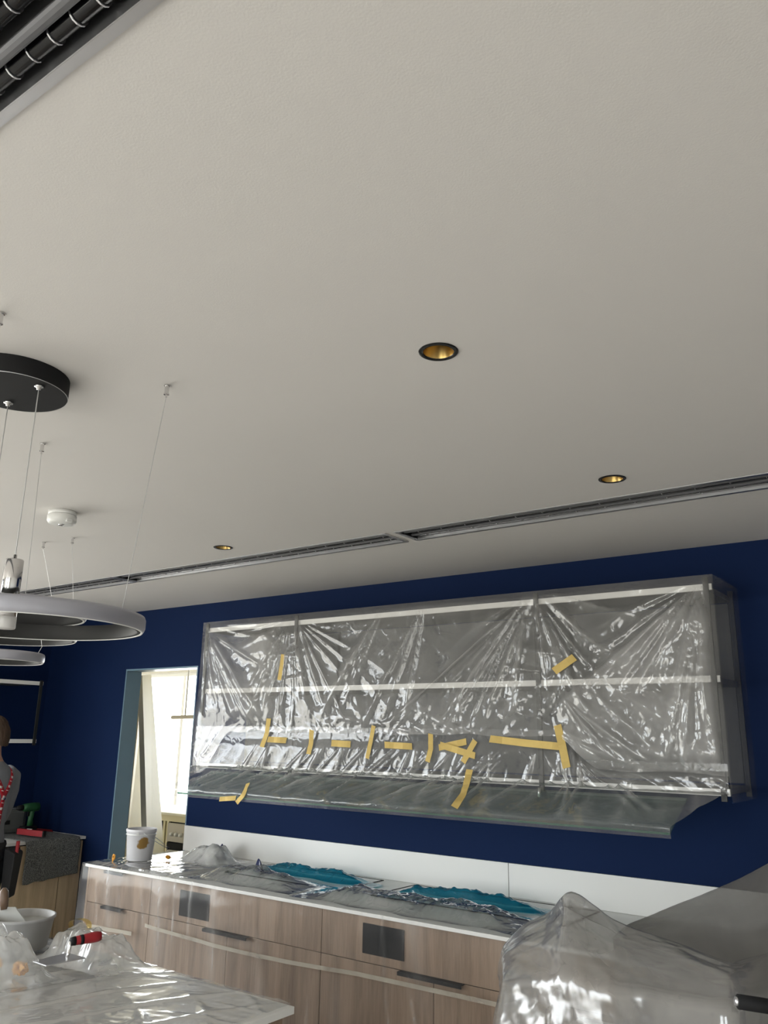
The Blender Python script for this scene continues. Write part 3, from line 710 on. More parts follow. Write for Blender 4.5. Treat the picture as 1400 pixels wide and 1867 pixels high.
# lower sheet, tucked behind the tape line, running down over the glass screen
LR = []
for x1 in (-3.50, -3.40, -3.12, -3.05, -2.86, -2.72, -2.60, -2.48, -2.40, -2.27, -2.12, -2.02, -1.95, -1.90, -1.72, -1.60, -1.57, -1.55):
    for k in range(2):
        LR.append((x1+rg.uniform(-0.03, 0.03), 0.14, x1+rg.uniform(-0.55, -0.05) if x1 < -1.8 else x1+rg.uniform(-0.2, 0.45), rg.uniform(0.80, 0.98), rg.uniform(0.010, 0.026), rg.uniform(0.010, 0.022)))
def lo_pt(u, v):
    # profile: v 0..0.42 vertical on the shelf front, then out over the sloping glass and under its edge
    if v < 0.46:
        zt = 1.735-0.125*sstep(-1.62, -1.42, SX0+u*(SX1-SX0)); z = zt+(1.490-zt)*(v/0.46); y = FS+0.0035; sl = 0
    elif v < 0.95:
        t = (v-0.46)/0.49; z = 1.490+(1.372-1.490)*t; y = FS+0.0035+(3.296-FS-0.0035)*t; sl = t
    else:
        t = (v-0.95)/0.05; z = 1.372-0.034*t; y = 3.296+0.008*t; sl = 1
    xl = (SX0-0.03)*(1-sl)+(GX0-0.010)*sl; xr = (SX1+0.025)*(1-sl)+(GX1+0.010)*sl
    x = xl+u*(xr-xl)
    fan = (0.009 if v < 0.46 else 0.018*sstep(0.46, 0.60, v))*sstep(0.97, 0.82, v)
    q = 26*u+10*(v-0.3)*(0.55-u)+1.6*noise.noise(Vector((x*1.3, v*0.8, 5)))
    d = ridge_h(x, v, LR)*sstep(1.0, 0.93, v)+fan*max(0, 0.45+noise.noise(Vector((x*2.1, v*1.5, 9))))*(tri(q)**2.2)+sstep(0.03, 0.2, v)*sstep(1.0, 0.9, v)*(0.015*cr1(x, v*0.6)+0.009*cr2(x, v*0.5)+0.005*cr4(x, v*0.5))
    LA.append(0.13+min(0.9, max(0.0, (d-0.014)*34)))
    if v < 0.46:
        keep = sstep(0.10, 0.22, v)
        return Vector((x, y-d*keep*0.55, z))
    return Vector((x, y-d*0.45, z+d*0.9))
mb_lo = MB().grid(lo_pt, 420, 70)
o = mb_lo.build('plastic_dust_sheet', F_shelf, None, True, attr=LA)
tag(o, 'lower plastic sheet pulled over the glass screen below the tape line', 'plastic sheet')

# yellow masking tape pieces
TLAB = ['upright strip of yellow tape high in the left shelf bay', 'upright yellow tape strip at the start of the tape row, beside the left post', 'short level yellow tape strip touching the left post',
        'upright yellow tape strip just past the left post', 'level yellow tape strip between the first two upright ones past the post', 'narrow kinked upright yellow tape strip in the middle bay',
        'level yellow tape strip right of the narrow kinked one', 'upright yellow tape strip beside the crossed pieces', 'yellow tape strip rising to the right in the crossed cluster', 'yellow tape strip falling to the right in the crossed cluster',
        'short slanted yellow tape strip crossing the end of the cluster', 'curved yellow tape strip hanging below the crossed cluster', 'short slanted yellow tape strip high in the right shelf bay',
        'longest level yellow tape strip crossing the right post', 'upright yellow tape strip crossing the end of the longest one', 'kinked yellow tape strip at the lower edge of the glass screen', 'small level yellow tape end on the lower glass edge']
from mathutils.bvhtree import BVHTree
BV = [BVHTree.FromPolygons([tuple(q) for q in m_.v], m_.f) for m_ in (mb_up, mb_lo)]
def surf_at(px, py):
    """point of the plastic under a pixel"""
    d = ray(px, py).normalized(); best = None
    for t in BV:
        h_ = t.ray_cast(Vector((0, 0, CAMZ)), d)
        if h_[0] is not None and (best is None or h_[3] < best): best = h_[3]
    if best is None: best = (pY(px, py, 3.30)-Vector((0, 0, CAMZ))).length
    return best, d
zlift = 0
for i, (pts, w) in enumerate(TAPES):
    # resample
    dense = []
    for a, b in zip(pts[:-1], pts[1:]):
        n = 6
        dense += [((a[0]+(b[0]-a[0])*k/n), (a[1]+(b[1]-a[1])*k/n)) for k in range(n)]
    dense.append(pts[-1])
    hits = [surf_at(*q) for q in dense]; ds = [h_[0] for h_ in hits]; n = len(ds)
    ds = [min(ds[max(0, k-1):k+2]) for k in range(n)]; ds = [sum(ds[max(0, k-2):k+3])/len(ds[max(0, k-2):k+3]) for k in range(n)]
    P3 = [Vector((0, 0, CAMZ))+hits[k][1]*(ds[k]-0.010-0.0022*(i % 4)) for k in range(n)]
    hw = w/2*1.02*P3[0].length/F_PX
    mb = MB(); vs = []; n = len(P3)
    for k, q in enumerate(P3):
        t = (P3[min(k+1, n-1)]-P3[max(k-1, 0)]).normalized(); nr = (Vector((0.25, -1, 0.15))).normalized()
        s = t.cross(nr).normalized(); wv = 0.0025*math.sin(k*1.9+i)
        fr = 0.15*math.sin(i*2.3) if k in (0, n-1) else 0
        for e_, sg in ((nr*0.0003, 1), (nr*0.0003, -1), (-nr*0.0003, -1), (-nr*0.0003, 1)):
            vs.append(q+e_+s*(sg*hw)+nr*wv*0.4+t*(sg*fr*hw))
    fs = []
    for k in range(n-1):
        for j in range(4): fs.append((k*4+j, k*4+(j+1) % 4, (k+1)*4+(j+1) % 4, (k+1)*4+j))
    fs += [(3, 2, 1, 0), tuple((n-1)*4+j for j in range(4))]
    mb.add(vs, fs)
    o = mb.build('masking_tape_strip', M_tape, None, origin=P3[n//2])
    tag(o, TLAB[i], 'tape', 'yellow tape strips on the plastic over the shelf')

# ------------------------------------------------------------------ plastic over the counter front and end
crA = make_crease(31, 7, 1.0, 9.0); crB = make_crease(37, 7, 3.0, 20.0); crC = make_crease(41, 8, 2.0, 16.0)
CFY = FY-0.040
mb = MB(); FA = []
def cf(u, v):
    # u: along left end then front; v: from a lap on the worktop down to the floor
    La_, Lf_ = 0.70, 4.20
    s = u*(La_+Lf_); z = 0.927+(0.03-0.927)*v
    st = 0.0
    x0 = -4.584
    if s < La_:
        P_ = Vector((x0, CFY+La_-s, z)); n_ = Vector((-1, 0, 0)); q = s
    else:
        P_ = Vector((x0+(s-La_), CFY, z)); n_ = Vector((0, -1, 0)); q = s
    k = sstep(0.0, 0.12, v)
    streak = tri(q*2.3+0.5*noise.noise(Vector((q*1.5, z*0.8, 1)))+0.35*z)**5
    sw = max(0.0, noise.noise(Vector((q*0.9, z*1.4, 7)))+0.15)
    left = sstep(1.5, 0.7, q)
    d = k*(0.010*crA(q, z)+0.004*crB(q, z)+(0.016*sw+0.012*left)*streak+0.008*left*crC(q*1.5, z*0.6))
    st2 = tri(q*7.1+1.4*z*(1 if q < 1.0 else 0.4)+0.6*noise.noise(Vector((q*2.5, z*1.5, 21))))**14*max(0.0, noise.noise(Vector((q*2.1, z*2.0, 17)))+0.25*left)
    d += 0.010*st2*k
    FA.append(min(1.0, 0.02+1.4*st2+streak*(sw*0.8+0.5*left)+0.25*left*max(0, noise.noise(Vector((q*6, z*2.5, 3))))))
    return P_+n_*d
mb.grid(cf, 330, 90)
o = mb.build('plastic_dust_sheet', film('counter_front_film', haze=0.03, tint=(0.95, 0.93, 0.90), rough=0.15, gloss=0.3, crinkle=0.3, cscale=6, mott=0.9, foldhaze=0.6), None, True, attr=FA)
tag(o, 'clear plastic sheet hanging down the front of the oak counter cabinets', 'plastic sheet')
BVF = BVHTree.FromPolygons([tuple(q) for q in mb.v], mb.f)
def strip_on_front(pts, hw, mat, name, label, cat, lift=0.006):
    mb = MB(); vs = []; n = len(pts)
    for x, z in pts:
        h_ = BVF.ray_cast(Vector((x, 2.5, z)), Vector((0, 1, 0)))
        y = (h_[0].y if h_[0] else CFY)-lift
        for a, b in ((1, -0.0004), (-1, -0.0004), (-1, 0.0004), (1, 0.0004)): vs.append((x, y+b, z+a*hw))
    fs = [(k*4+j, k*4+(j+1) % 4, (k+1)*4+(j+1) % 4, (k+1)*4+j) for k in range(n-1) for j in range(4)]+[(3, 2, 1, 0), tuple((n-1)*4+j for j in range(4))]
    o = mb.add(vs, fs).build(name, mat); return tag(o, label, cat)
strip_on_front([(-4.45+0.41*k/10, 0.600+0.014*k/10) for k in range(11)], 0.010, F_strip, 'cover_tape_strip', 'short pale tape strip across the plastic on the drawer cabinet', 'tape')
strip_on_front([(-3.93+2.55*k/50, 0.672-0.020*math.sin(k/9.0)*(1 if k < 30 else 0.4)) for k in range(51)], 0.009, F_strip, 'cover_tape_strip', 'long pale translucent tape line along the plastic over the lower cabinet doors', 'tape')

# sheet and loose film lying on the worktop
def heap(name, x0, x1, y0, y1, hgt, base, seed, mat, nx, ny, label, cat, shape=None, soft=0.25, rot=0.0, attr=True, closed=False):
    c1 = make_crease(seed, 8, 2.5, 16.0); c2 = make_crease(seed+1, 7, 9.0, 40.0)
    cx, cy = (x0+x1)/2, (y0+y1)/2; LAa = []
    def fn(u, v):
        x = x0+(x1-x0)*u; y = y0+(y1-y0)*v
        w = nvec(Vector((x*5, y*5, seed)))
        m_ = sstep(0, soft, u+0.05*w.x)*sstep(0, soft, 1-u+0.05*w.x)*sstep(0, soft*1.3, v+0.06*w.y)*sstep(0, soft*1.3, 1-v+0.06*w.y)
        if shape: m_ *= shape(u, v)
        c = 0.30+0.42*c1(x, y)+0.42*c2(x, y)
        z = base+hgt*m_*c
        LAa.append(min(1.0, max(0.0, (c-0.45)*1.3))*min(1, m_*3))
        ed = (1-m_)*0.02
        xx = x+ed*w.x*2; yy = y+ed*w.y*2
        if rot:
            dx, dy = xx-cx, yy-cy; xx = cx+dx*math.cos(rot)-dy*math.sin(rot); yy = cy+dx*math.sin(rot)+dy*math.cos(rot)
        return Vector((xx, yy, z))
    m_ = MB().grid(fn, nx, ny); o = m_.build(name, mat, None, True, attr=LAa)
    return tag(o, label, cat)
F_heap = film('loose_clear_film', haze=0.04, tint=(0.9, 0.9, 0.88), rough=0.07, gloss=2.0, crinkle=0.7, cscale=16, foldhaze=0.22)
heap('plastic_sheet', -4.57, -3.775, 3.225, 3.67, 0.020, CT+0.0025, 51, F_heap, 110, 70, 'thin wrinkled plastic lying flat on the worktop under the bucket', 'plastic sheet', soft=0.05)
heap('plastic_bag', -4.14, -3.74, 3.48, 3.79, 0.115, CT+0.03, 53, F_bag, 70, 56, 'crumpled clear plastic bag on the worktop beside the bucket', 'plastic bag', soft=0.32)
heap('plastic_film', -3.76, -2.975, 3.27, 3.60, 0.085, CT+0.0055, 57, F_heap, 120, 50, 'bulky heap of clear film on the worktop in front of the shorter cyan film', 'plastic film', soft=0.3)
heap('plastic_film', -2.95, -1.66, 3.245, 3.58, 0.062, CT+0.008, 59, F_heap, 170, 50, 'long low roll of clear film on the worktop in front of the longer cyan film', 'plastic film', soft=0.22)
heap('cyan_film', -3.72, -2.76, 3.71, 3.84, 0.066, CT+0.0055, 63, F_cyan, 240, 40, 'crumpled cyan protective film reaching the smaller inset frame', 'plastic film', soft=0.3, rot=-0.04)
heap('cyan_film', -2.66, -1.76, 3.62, 3.76, 0.074, CT+0.0055, 67, F_cyan, 220, 40, 'crumpled cyan protective film lying across the inset behind the long film roll', 'plastic film', soft=0.3, rot=0.13)
heap('navy_film', -4.20, -4.03, 3.85, 3.92, 0.115, CT+0.0055, 71, M_navy, 40, 20, 'small crumpled navy plastic scrap behind the clear bag', 'plastic scrap', soft=0.4, rot=-0.5)
heap('navy_film', -3.62, -3.49, 3.635, 3.675, 0.10, CT+0.0055, 73, M_navy, 40, 20, 'small crumpled navy plastic scrap beside the shorter cyan film', 'plastic scrap', soft=0.4, rot=-0.4)

# white bucket with wire handle
bx, by = -4.340, 3.425
e = empty('bucket', (bx, by, CT+0.020)); e.scale = (0.86, 0.86, 0.98); e.rotation_euler = (0, 0, math.radians(50))
MB().lathe([(0.0001, 0.003), (0.080, 0.003), (0.0835, 0.0), (0.087, 0.004), (0.1015, 0.166), (0.1065, 0.168), (0.1065, 0.182), (0.103, 0.184), (0.0985, 0.184), (0.084, 0.010), (0.0001, 0.010)], seg=48).build('pail', M_bucket, e, True)
MB().lathe([(0.100, 0.150), (0.1045, 0.150), (0.105, 0.155), (0.101, 0.157)], seg=48).build('collar', M_whitepl, e, True)
for s_ in (-1, 1): MB().tube([(0.02*s_, 0.1045 if s_ > 0 else -0.1045, 0.16), (0.02*s_, 0.112*s_, 0.16)], 0.008, 12).build('lug', M_whitepl, e)
hp = []
for k in range(15):
    t = k/14; a = math.pi*t
    hp.append((0.02+0.175*math.sin(a)*1.0, 0.112*math.cos(a), 0.165-0.10*math.sin(a)))
MB().tube(hp, 0.0020, 8).build('handle', M_wire, e, True)
MB().tube([hp[6], hp[7], hp[8]], 0.008, 10).build('grip', M_black, e, True)
tag(e, 'white plastic bucket with brown smear and wire handle on the counter by the doorway', 'bucket')
def wad(name, x, y, z, r, seed, mat, label, cat, sq=(1, 1, 1), sub=3, amp=0.5):
    bm = bmesh.new(); bmesh.ops.create_icosphere(bm, subdivisions=sub, radius=1.0)
    cc = make_crease(seed, 7, 0.5, 3.0)
    for v in bm.verts:
        n_ = v.co.normalized(); k = 1-amp*0.5+amp*(cc(n_.x+0.3*n_.z, n_.y-0.4*n_.z)-0.5)*2*0.8+0.25*amp*noise.noise(n_*3+Vector((seed, 0, 0)))
        v.co = Vector((n_.x*k*r*sq[0], n_.y*k*r*sq[1], n_.z*k*r*sq[2]))
    zm = min(v.co.z for v in bm.verts)
    for v in bm.verts: v.co.z -= zm
    me = bpy.data.meshes.new(name); bm.to_mesh(me); bm.free(); me.materials.append(mat)
    for p_ in me.polygons: p_.use_smooth = sub > 3
    o = bpy.data.objects.new(name, me); C.objects.link(o); o.location = (x, y, z)
    return tag(o, label, cat) if label else o
wad('tape_scrap', -4.41, 3.29, CT+0.018, 0.022, 81, M_orange, 'small orange tape scrap standing by the counter end', 'tape scrap', (0.7, 0.7, 1.2), amp=0.9)
wad('tape_scrap', -4.43, 3.46, CT+0.018, 0.026, 82, M_orange, 'yellow-orange tape scrap half behind the bucket on the doorway side', 'tape scrap', (0.9, 0.8, 1.1), amp=0.9)
wad('tape_scrap', -4.22, 3.55, CT+0.022, 0.028, 83, M_orange, 'flat ochre tape scrap beside the bucket handle', 'tape scrap', (1.3, 0.8, 0.6), amp=0.9)

# ------------------------------------------------------------------ island
IX0, IX1, IY0, IY1 = -4.30, -1.800, 0.95, 2.034
il = empty('kitchen_island', ((IX0+IX1)/2, (IY0+IY1)/2, 0))
tag(il, 'kitchen island with a wood slat end under the plastic-covered white top', 'island')
pchild(box('body', M_gap, IX0+0.03, IX1-0.035, IY0+0.03, IY1-0.03, 0.0, 0.899), il)
n = 16; pr = None
for k in range(n):
    y0 = IY0+0.03+(IY1-IY0-0.06)*k/n; wd_ = (IY1-IY0-0.06)/n
    o = box('slat', M_wood, IX1-0.034, IX1-0.014, y0+0.006, y0+wd_-0.006, 0.0, 0.899) ; pchild(o, il)
for k in range(4):
    x0 = IX0+0.03+(IX1-IX0-0.08)*k/4; w_ = (IX1-IX0-0.08)/4
    pchild(box('panel', M_wood, x0+0.002, x0+w_-0.002, IY1-0.029, IY1-0.011, 0.06, 0.897), il)
    pchild(box('panel', M_wood, x0+0.002, x0+w_-0.002, IY0+0.011, IY0+0.029, 0.06, 0.897), il)
wt2 = empty('worktop', ((IX0+IX1)/2, (IY0+IY1)/2, 0.90))
pchild(box('slab', M_top, IX0, IX1, IY0, IY1, 0.900, CT, bevel=0.0015), wt2)
tag(wt2, 'white island worktop covered with creased plastic', 'worktop')
cI1 = make_crease(91, 6, 1.6, 8.0); cI2 = make_crease(93, 8, 5.0, 30.0)
IA = []
def isl(u, v):
    x = IX0+0.01+(IX1-IX0-0.022)*u; y = IY0+0.01+(IY1-IY0-0.012)*v
    r1 = tri(3.1*x+5.3*y+0.4*noise.noise(Vector((x*3, y*3, 0))))**7
    r2 = tri(-6.0*x+2.2*y+0.5*noise.noise(Vector((x*2, y*2, 4))))**9*max(0, noise.noise(Vector((x*2, y*2, 9)))+0.3)
    r3 = tri(1.6*x-7.1*y+0.6*noise.noise(Vector((x*2, y*2, 14))))**9*max(0, noise.noise(Vector((x*2.4, y*2, 19)))+0.35)
    d = 0.005*cI1(x, y)+0.005*cI2(x, y)+0.008*r1*max(0, 0.4+noise.noise(Vector((x*2, y*2, 29))))+0.009*r2+0.008*r3
    IA.append(min(1, 0.8*(r1*0.4+r2+r3)))
    return Vector((x, y, CT+0.001+d))
F_isl = film('island_cover_film', haze=0.10, tint=(0.95, 0.94, 0.9), rough=0.12, gloss=1.2, crinkle=0.35, cscale=10, foldhaze=0.3, mott=0.1)
o = MB().grid(isl, 300, 150).build('plastic_dust_sheet', F_isl, None, True, attr=IA)
tag(o, 'clear plastic sheet spread creased over the island worktop', 'plastic sheet')
IZ = CT+0.017
# mortar tub with scraper
e = empty('mortar_tub', (-2.965, 1.835, IZ))
M_tub = basic('dusty_grey_plastic', (0.46, 0.46, 0.46, 1), 0.6, var=0.08)
MB().lathe([(0.0001, 0.002), (0.095, 0.002), (0.100, 0.006), (0.116, 0.098), (0.121, 0.100), (0.121, 0.108), (0.117, 0.110), (0.113, 0.108), (0.097, 0.012), (0.0001, 0.012)], seg=48).build('tub', M_tub, e, True)
MB().lathe([(0.0001, 0.085), (0.109, 0.085)], seg=40).build('mortar', M_greytop, e)
tag(e, 'shallow grey-white mortar tub on the island behind the crumpled plastic', 'tub')
e = empty('scraper', (-3.005, 1.80, IZ+0.087))
MB().hexa([Vector(q) for q in [(-0.012, -0.01, 0.0), (0.10, 0.02, 0.01), (-0.012, -0.006, 0.0), (0.10, 0.024, 0.01), (-0.04, -0.01, 0.045), (0.035, 0.01, 0.052), (-0.04, -0.006, 0.045), (0.035, 0.014, 0.052)]]).build('blade', M_greytop, e)
mb = MB(); mb.tube([(-0.008, -0.004, 0.040), (-0.014, -0.006, 0.070), (-0.018, -0.008, 0.100), (-0.019, -0.008, 0.112)], [0.012, 0.016, 0.015, 0.006], 12); mb.build('handle', M_soil, e, True)
tag(e, 'scraper with brown rounded handle standing in the mortar tub', 'scraper')
# crumpled plastic heaps
heap('plastic_heap', -2.88, -2.50, 1.40, 1.735, 0.17, IZ, 101, F_bag, 110, 110, 'crumpled clear plastic heap on the island in front of the mortar tub', 'plastic heap', soft=0.26)
heap('plastic_heap', -2.84, -2.42, 1.80, 2.02, 0.115, IZ, 103, F_bag, 130, 80, 'crumpled clear plastic heap under the red-handled trowel', 'plastic heap', soft=0.24)
wad('tape_scrap', -2.645, 1.655, IZ, 0.040, 111, M_orange, 'bright orange tape wad at the foot of the front plastic heap', 'tape scrap', (1.5, 0.8, 0.7), amp=0.9)
wad('tape_scrap', -2.745, 1.635, IZ, 0.034, 112, M_orange, 'orange tape wad tucked inside the front plastic heap', 'tape scrap', (1.3, 0.8, 0.8), amp=0.9)
F_yel = film('yellow_film', haze=0.35, tint=(0.75, 0.5, 0.12), rough=0.2, gloss=1.0, clear=(0.95, 0.8, 0.4), crinkle=0.5)
hp = [(0.075*math.cos(a), 0.02*math.sin(2*a), 0.055*math.sin(a)) for a in [math.pi*k/12*1.05 for k in range(13)]]
mb = MB()
vs = [];
for q in hp:
    vs += [(q[0], q[1]-0.016, q[2]), (q[0]*1.04, q[1]+0.016, q[2]*1.05)]
mb.add(vs, [(2*k, 2*k+2, 2*k+3, 2*k+1) for k in range(12)])
o = mb.build('tape_loop', F_yel, None, True); o.location = (-2.77, 1.95, IZ+0.070); o.scale = (0.62, 0.62, 0.62)
tag(o, 'curled loop of yellow tape on top of the plastic heap by the tub', 'tape loop')
# trowel
e = empty('trowel', (-2.70, 1.80, IZ+0.062)); 
A = pZ(185, 1706, 1.035); B = pZ(134, 1716, 1.03); Cn = pZ(122, 1746, 0.985); Dn = pZ(72, 1757, 0.985)
pchild(MB().tube([B+(A-B)*t for t in (0, 0.1, 0.35, 0.6, 0.85, 0.97, 1.0)], [0.011, 0.014, 0.0145, 0.017, 0.0165, 0.014, 0.006], 14).build('handle', M_red, None, True), e)
pchild(MB().tube([B+(A-B)*t for t in (0.22, 0.34)], [0.0150, 0.0153], 14).build('grip_band', M_black, None, True), e)
pchild(MB().tube([B+(A-B)*t for t in (-0.10, 0.06)], [0.0125, 0.0145], 14).build('ferrule', M_black, None, True), e)
pchild(MB().tube([B+(A-B)*-0.08, B+(Cn-B)*0.35+Vector((-0.008, 0, 0)), B+(Cn-B)*0.75, Cn], [0.006, 0.007, 0.006, 0.005], 10).build('neck', M_chrome, None, True), e)
dr = (Dn-Cn).normalized(); sd = dr.cross(Vector((0, 0, 1))).normalized(); dn = Vector((0, 0, -0.0015))
q = [Cn-dr*0.035+sd*0.05, Cn-dr*0.035-sd*0.05, Dn+sd*0.038, Dn-sd*0.038]
bl = [q[0]+dn, q[1]+dn, q[2]+dn, q[3]+dn, q[0]-dn, q[1]-dn, q[2]-dn, q[3]-dn]
pchild(MB().hexa(bl).build('blade', M_steel), e)
tag(e, 'plastering trowel with dark red handle resting on the crumpled plastic', 'trowel')

# ------------------------------------------------------------------ plastic-wrapped furniture at the end of the island aisle
def loft_px(rows, nu, nv, amp, seed, cscale=1.0):
    """rows of world points (same count per row) -> smooth crumpled sheet"""
    c1 = make_crease(seed, 8, 2.0, 16.0); c2 = make_crease(seed+2, 6, 10.0, 40.0)
    nr, nc = len(rows), len(rows[0])
    def lerp(u, v):
        a = v*(nr-1); i = min(int(a), nr-2); t = a-i
        b = u*(nc-1); j = min(int(b), nc-2); q = b-j
        return (rows[i][j]*(1-q)+rows[i][j+1]*q)*(1-t)+(rows[i+1][j]*(1-q)+rows[i+1][j+1]*q)*t
    at_ = []
    def fn(u, v):
        e_ = 0.012
        # light smoothing of the control net
        p_ = Vector((0, 0, 0))
        for du, dv in ((0, 0), (e_, 0), (-e_, 0), (0, e_), (0, -e_)): p_ += lerp(min(1, max(0, u+du)), min(1, max(0, v+dv)))
        p_ /= 5
        a = lerp(min(1, u+0.02), v)-lerp(max(0, u-0.02), v); b = lerp(u, min(1, v+0.02))-lerp(u, max(0, v-0.02))
        n_ = a.cross(b)
        n_ = n_.normalized() if n_.length > 1e-9 else Vector((0, 0, 1))
        if n_.dot(Vector((0, -1, 0.6))) < 0: n_ = -n_
        xx = u*1.3*cscale; yy = v*1.6*cscale
        d = c1(xx, yy); d2 = c2(xx, yy)
        at_.append(max(0, d-0.45)*1.3)
        return p_+n_*amp*(d*0.9+d2*0.12)
    return fn, at_
# front bundle: white box inside a milky sheet with a standing corner
ridge = [(914, 1778, 2.62), (924, 1726, 2.62), (960, 1694, 2.60), (1010, 1668, 2.56), (1030, 1645, 2.52), (1040, 1637, 2.48), (1062, 1650, 2.50), (1098, 1672, 2.52), (1140, 1696, 2.55), (1175, 1708, 2.52), (1260, 1735, 2.45), (1336, 1762, 2.36)]
edge = [(916, 1800, 2.36), (922, 1790, 2.30), (950, 1790, 2.26), (985, 1792, 2.22), (1010, 1788, 2.20), (1030, 1780, 2.18), (1055, 1790, 2.16), (1090, 1806, 2.14), (1130, 1812, 2.12), (1180, 1815, 2.10), (1255, 1830, 2.08), (1332, 1842, 2.06)]
R1 = [pY(*q) for q in ridge]; R2 = [pY(*q) for q in edge]
R0 = [Vector((q.x+0.01, q.y+0.10, q.z-0.40)) for q in R1]
R15 = [(a+b)/2+Vector((0, 0, 0.012)) for a, b in zip(R1, R2)]
R25 = [Vector((q.x-0.005, q.y-0.035, q.z-0.16)) for q in R2]
R3 = [Vector((q.x-0.005, q.y-0.045, 0.55)) for q in R2]; R4 = [Vector((q.x-0.01, q.y-0.06, 0.015)) for q in R2]
RW = [R0, R1, R15, R2, R25, R3, R4]
for k_, row in enumerate(RW):
    yb = 2.70
    row.append(Vector((row[-1].x+0.012, row[-1].y+(yb-row[-1].y)*0.25, row[-1].z-0.01)))
    row.append(Vector((row[-1].x+0.008, max(yb, row[-1].y), row[-1].z-0.03)))
    row.insert(0, Vector((row[0].x+0.004, row[0].y+(yb-row[0].y)*0.6, row[0].z-0.02)))
fn, at_ = loft_px(RW, 170, 190, 0.034, 121, 0.62)
rows_mb = MB().grid(fn, 170, 190)
o = rows_mb.build('plastic_wrap', F_wrapf, None, True, attr=at_)
tag(o, 'milky plastic sheet with a standing corner wrapped over a white box by the counter', 'plastic wrap')
e = empty('storage_box', (-0.92, 2.50, 0))
pchild(box('carcass', M_bar, -1.14, -0.72, 2.26, 2.60, 0.0, 0.86, bevel=0.004), e)
pchild(box('lid', M_bar, -1.15, -0.71, 2.25, 2.61, 0.861, 0.885, bevel=0.004), e)
tag(e, 'plain white upright box inside the milky plastic wrap', 'box')
# rear bundle: taller piece under smooth grey sheeting
ridge = [(1118, 1716, 2.98), (1145, 1690, 3.0), (1200, 1665, 3.0), (1260, 1640, 3.0), (1312, 1619, 3.0), (1355, 1597, 3.0), (1402, 1573, 3.0), (1470, 1545, 3.0), (1560, 1525, 3.0)]
low = [(1120, 1745, 2.80), (1160, 1752, 2.78), (1215, 1765, 2.74), (1270, 1785, 2.70), (1325, 1800, 2.66), (1370, 1815, 2.62), (1420, 1830, 2.58), (1490, 1845, 2.54), (1580, 1850, 2.50)]
R1 = [pY(*q) for q in ridge]; R2 = [pY(*q) for q in low]
R0 = [Vector((q.x+0.01, q.y+0.12, q.z-0.25)) for q in R1]; R00 = [Vector((q.x+0.01, q.y+0.13, 0.05)) for q in R1]
R3 = [Vector((q.x, q.y-0.02, 0.55)) for q in R2]; R4 = [Vector((q.x, q.y-0.02, 0.015)) for q in R2]
RW = [R00, R0, R1, [(a*0.55+b*0.45)+Vector((0, 0, 0.02)) for a, b in zip(R1, R2)], R2, R3, R4]
for row in RW:
    row.append(Vector((row[-1].x+0.10, row[-1].y+(3.10-row[-1].y)*0.3, row[-1].z)))
    row.append(Vector((row[-1].x+0.02, 3.12, min(row[-1].z, 1.25))))
fn, at2 = loft_px(RW, 130, 150, 0.014, 131, 0.8)
o = MB().grid(fn, 130, 150).build('plastic_wrap', F_wrap, None, True, attr=at2)
tag(o, 'smooth grey plastic sheeting sloping up over the tall bundle by the counter', 'plastic wrap')
e = empty('board_stack', (-0.55, 2.90, 0))
for k in range(5):
    y0 = 2.86+0.030*k
    pchild(box('board', M_greytop, -0.72+0.02*k, -0.34, y0, y0+0.026, 0.0, 1.13+0.01*k, bevel=0.002), e)
tag(e, 'upright grey boards leaning together under the grey sheeting', 'boards')
a, b = pY(1345, 1826, 2.04), pY(1450, 1850, 2.10)
e = empty('foam_tube', a)
pchild(MB().tube([a, a+(b-a)*0.5+Vector((0, 0, 0.004)), b], 0.015, 18).build('sleeve', M_black, None, True), e)
pchild(MB().tube([a+(b-a)*0.02, a-(b-a)*0.05], 0.009, 14).build('core', M_steel, None, True), e)
tag(e, 'black foam tube lying between the two wrapped bundles', 'tube')

# ------------------------------------------------------------------ counter along the left wall
LX = -5.730
def lunit(y0, y1, label, split=None):
    e = empty('base_cabinet', (LX-0.3, (y0+y1)/2, 0))
    pchild(box('body', M_gap, XL+0.02, LX-0.0195, y0+0.001, y1-0.001, 0.08, 0.899), e)
    pchild(box('plinth', M_gap, LX-0.09, LX-0.07, y0+0.001, y1-0.001, 0.0, 0.08), e)
    for a_, b_ in (split or [(y0, y1)]):
        pchild(box('door', M_wood_lit, LX-0.019, LX, a_+0.0015, b_-0.0015, 0.081, 0.890, bevel=0.0008), e)
    return tag(e, label, 'cabinet')
lunit(3.8135, 3.985, 'narrow oak cabinet in a lit tone filling the corner beside the doorway wall')
u = lunit(3.21, 3.8105, 'oak cabinet in a lit tone hung with the grey felt mat')
mbp = MB().box(LX, LX+0.028, 3.24, 3.46, 0.888, 0.891).box(LX+0.024, LX+0.028, 3.24, 3.46, 0.874, 0.888)
pchild(mbp.build('handle', M_black), u)
lunit(2.60, 3.2065, 'oak cabinet in a lit tone in front of the worker')
e = empty('worktop', (-6.1, 3.2, 0.90))
pchild(box('slab', M_top, XL+0.001, LX+0.012, 2.60, WY-0.002, 0.9005, CT, bevel=0.0015), e)
tag(e, 'white worktop on the oak cabinets below the small wall shelf', 'worktop')
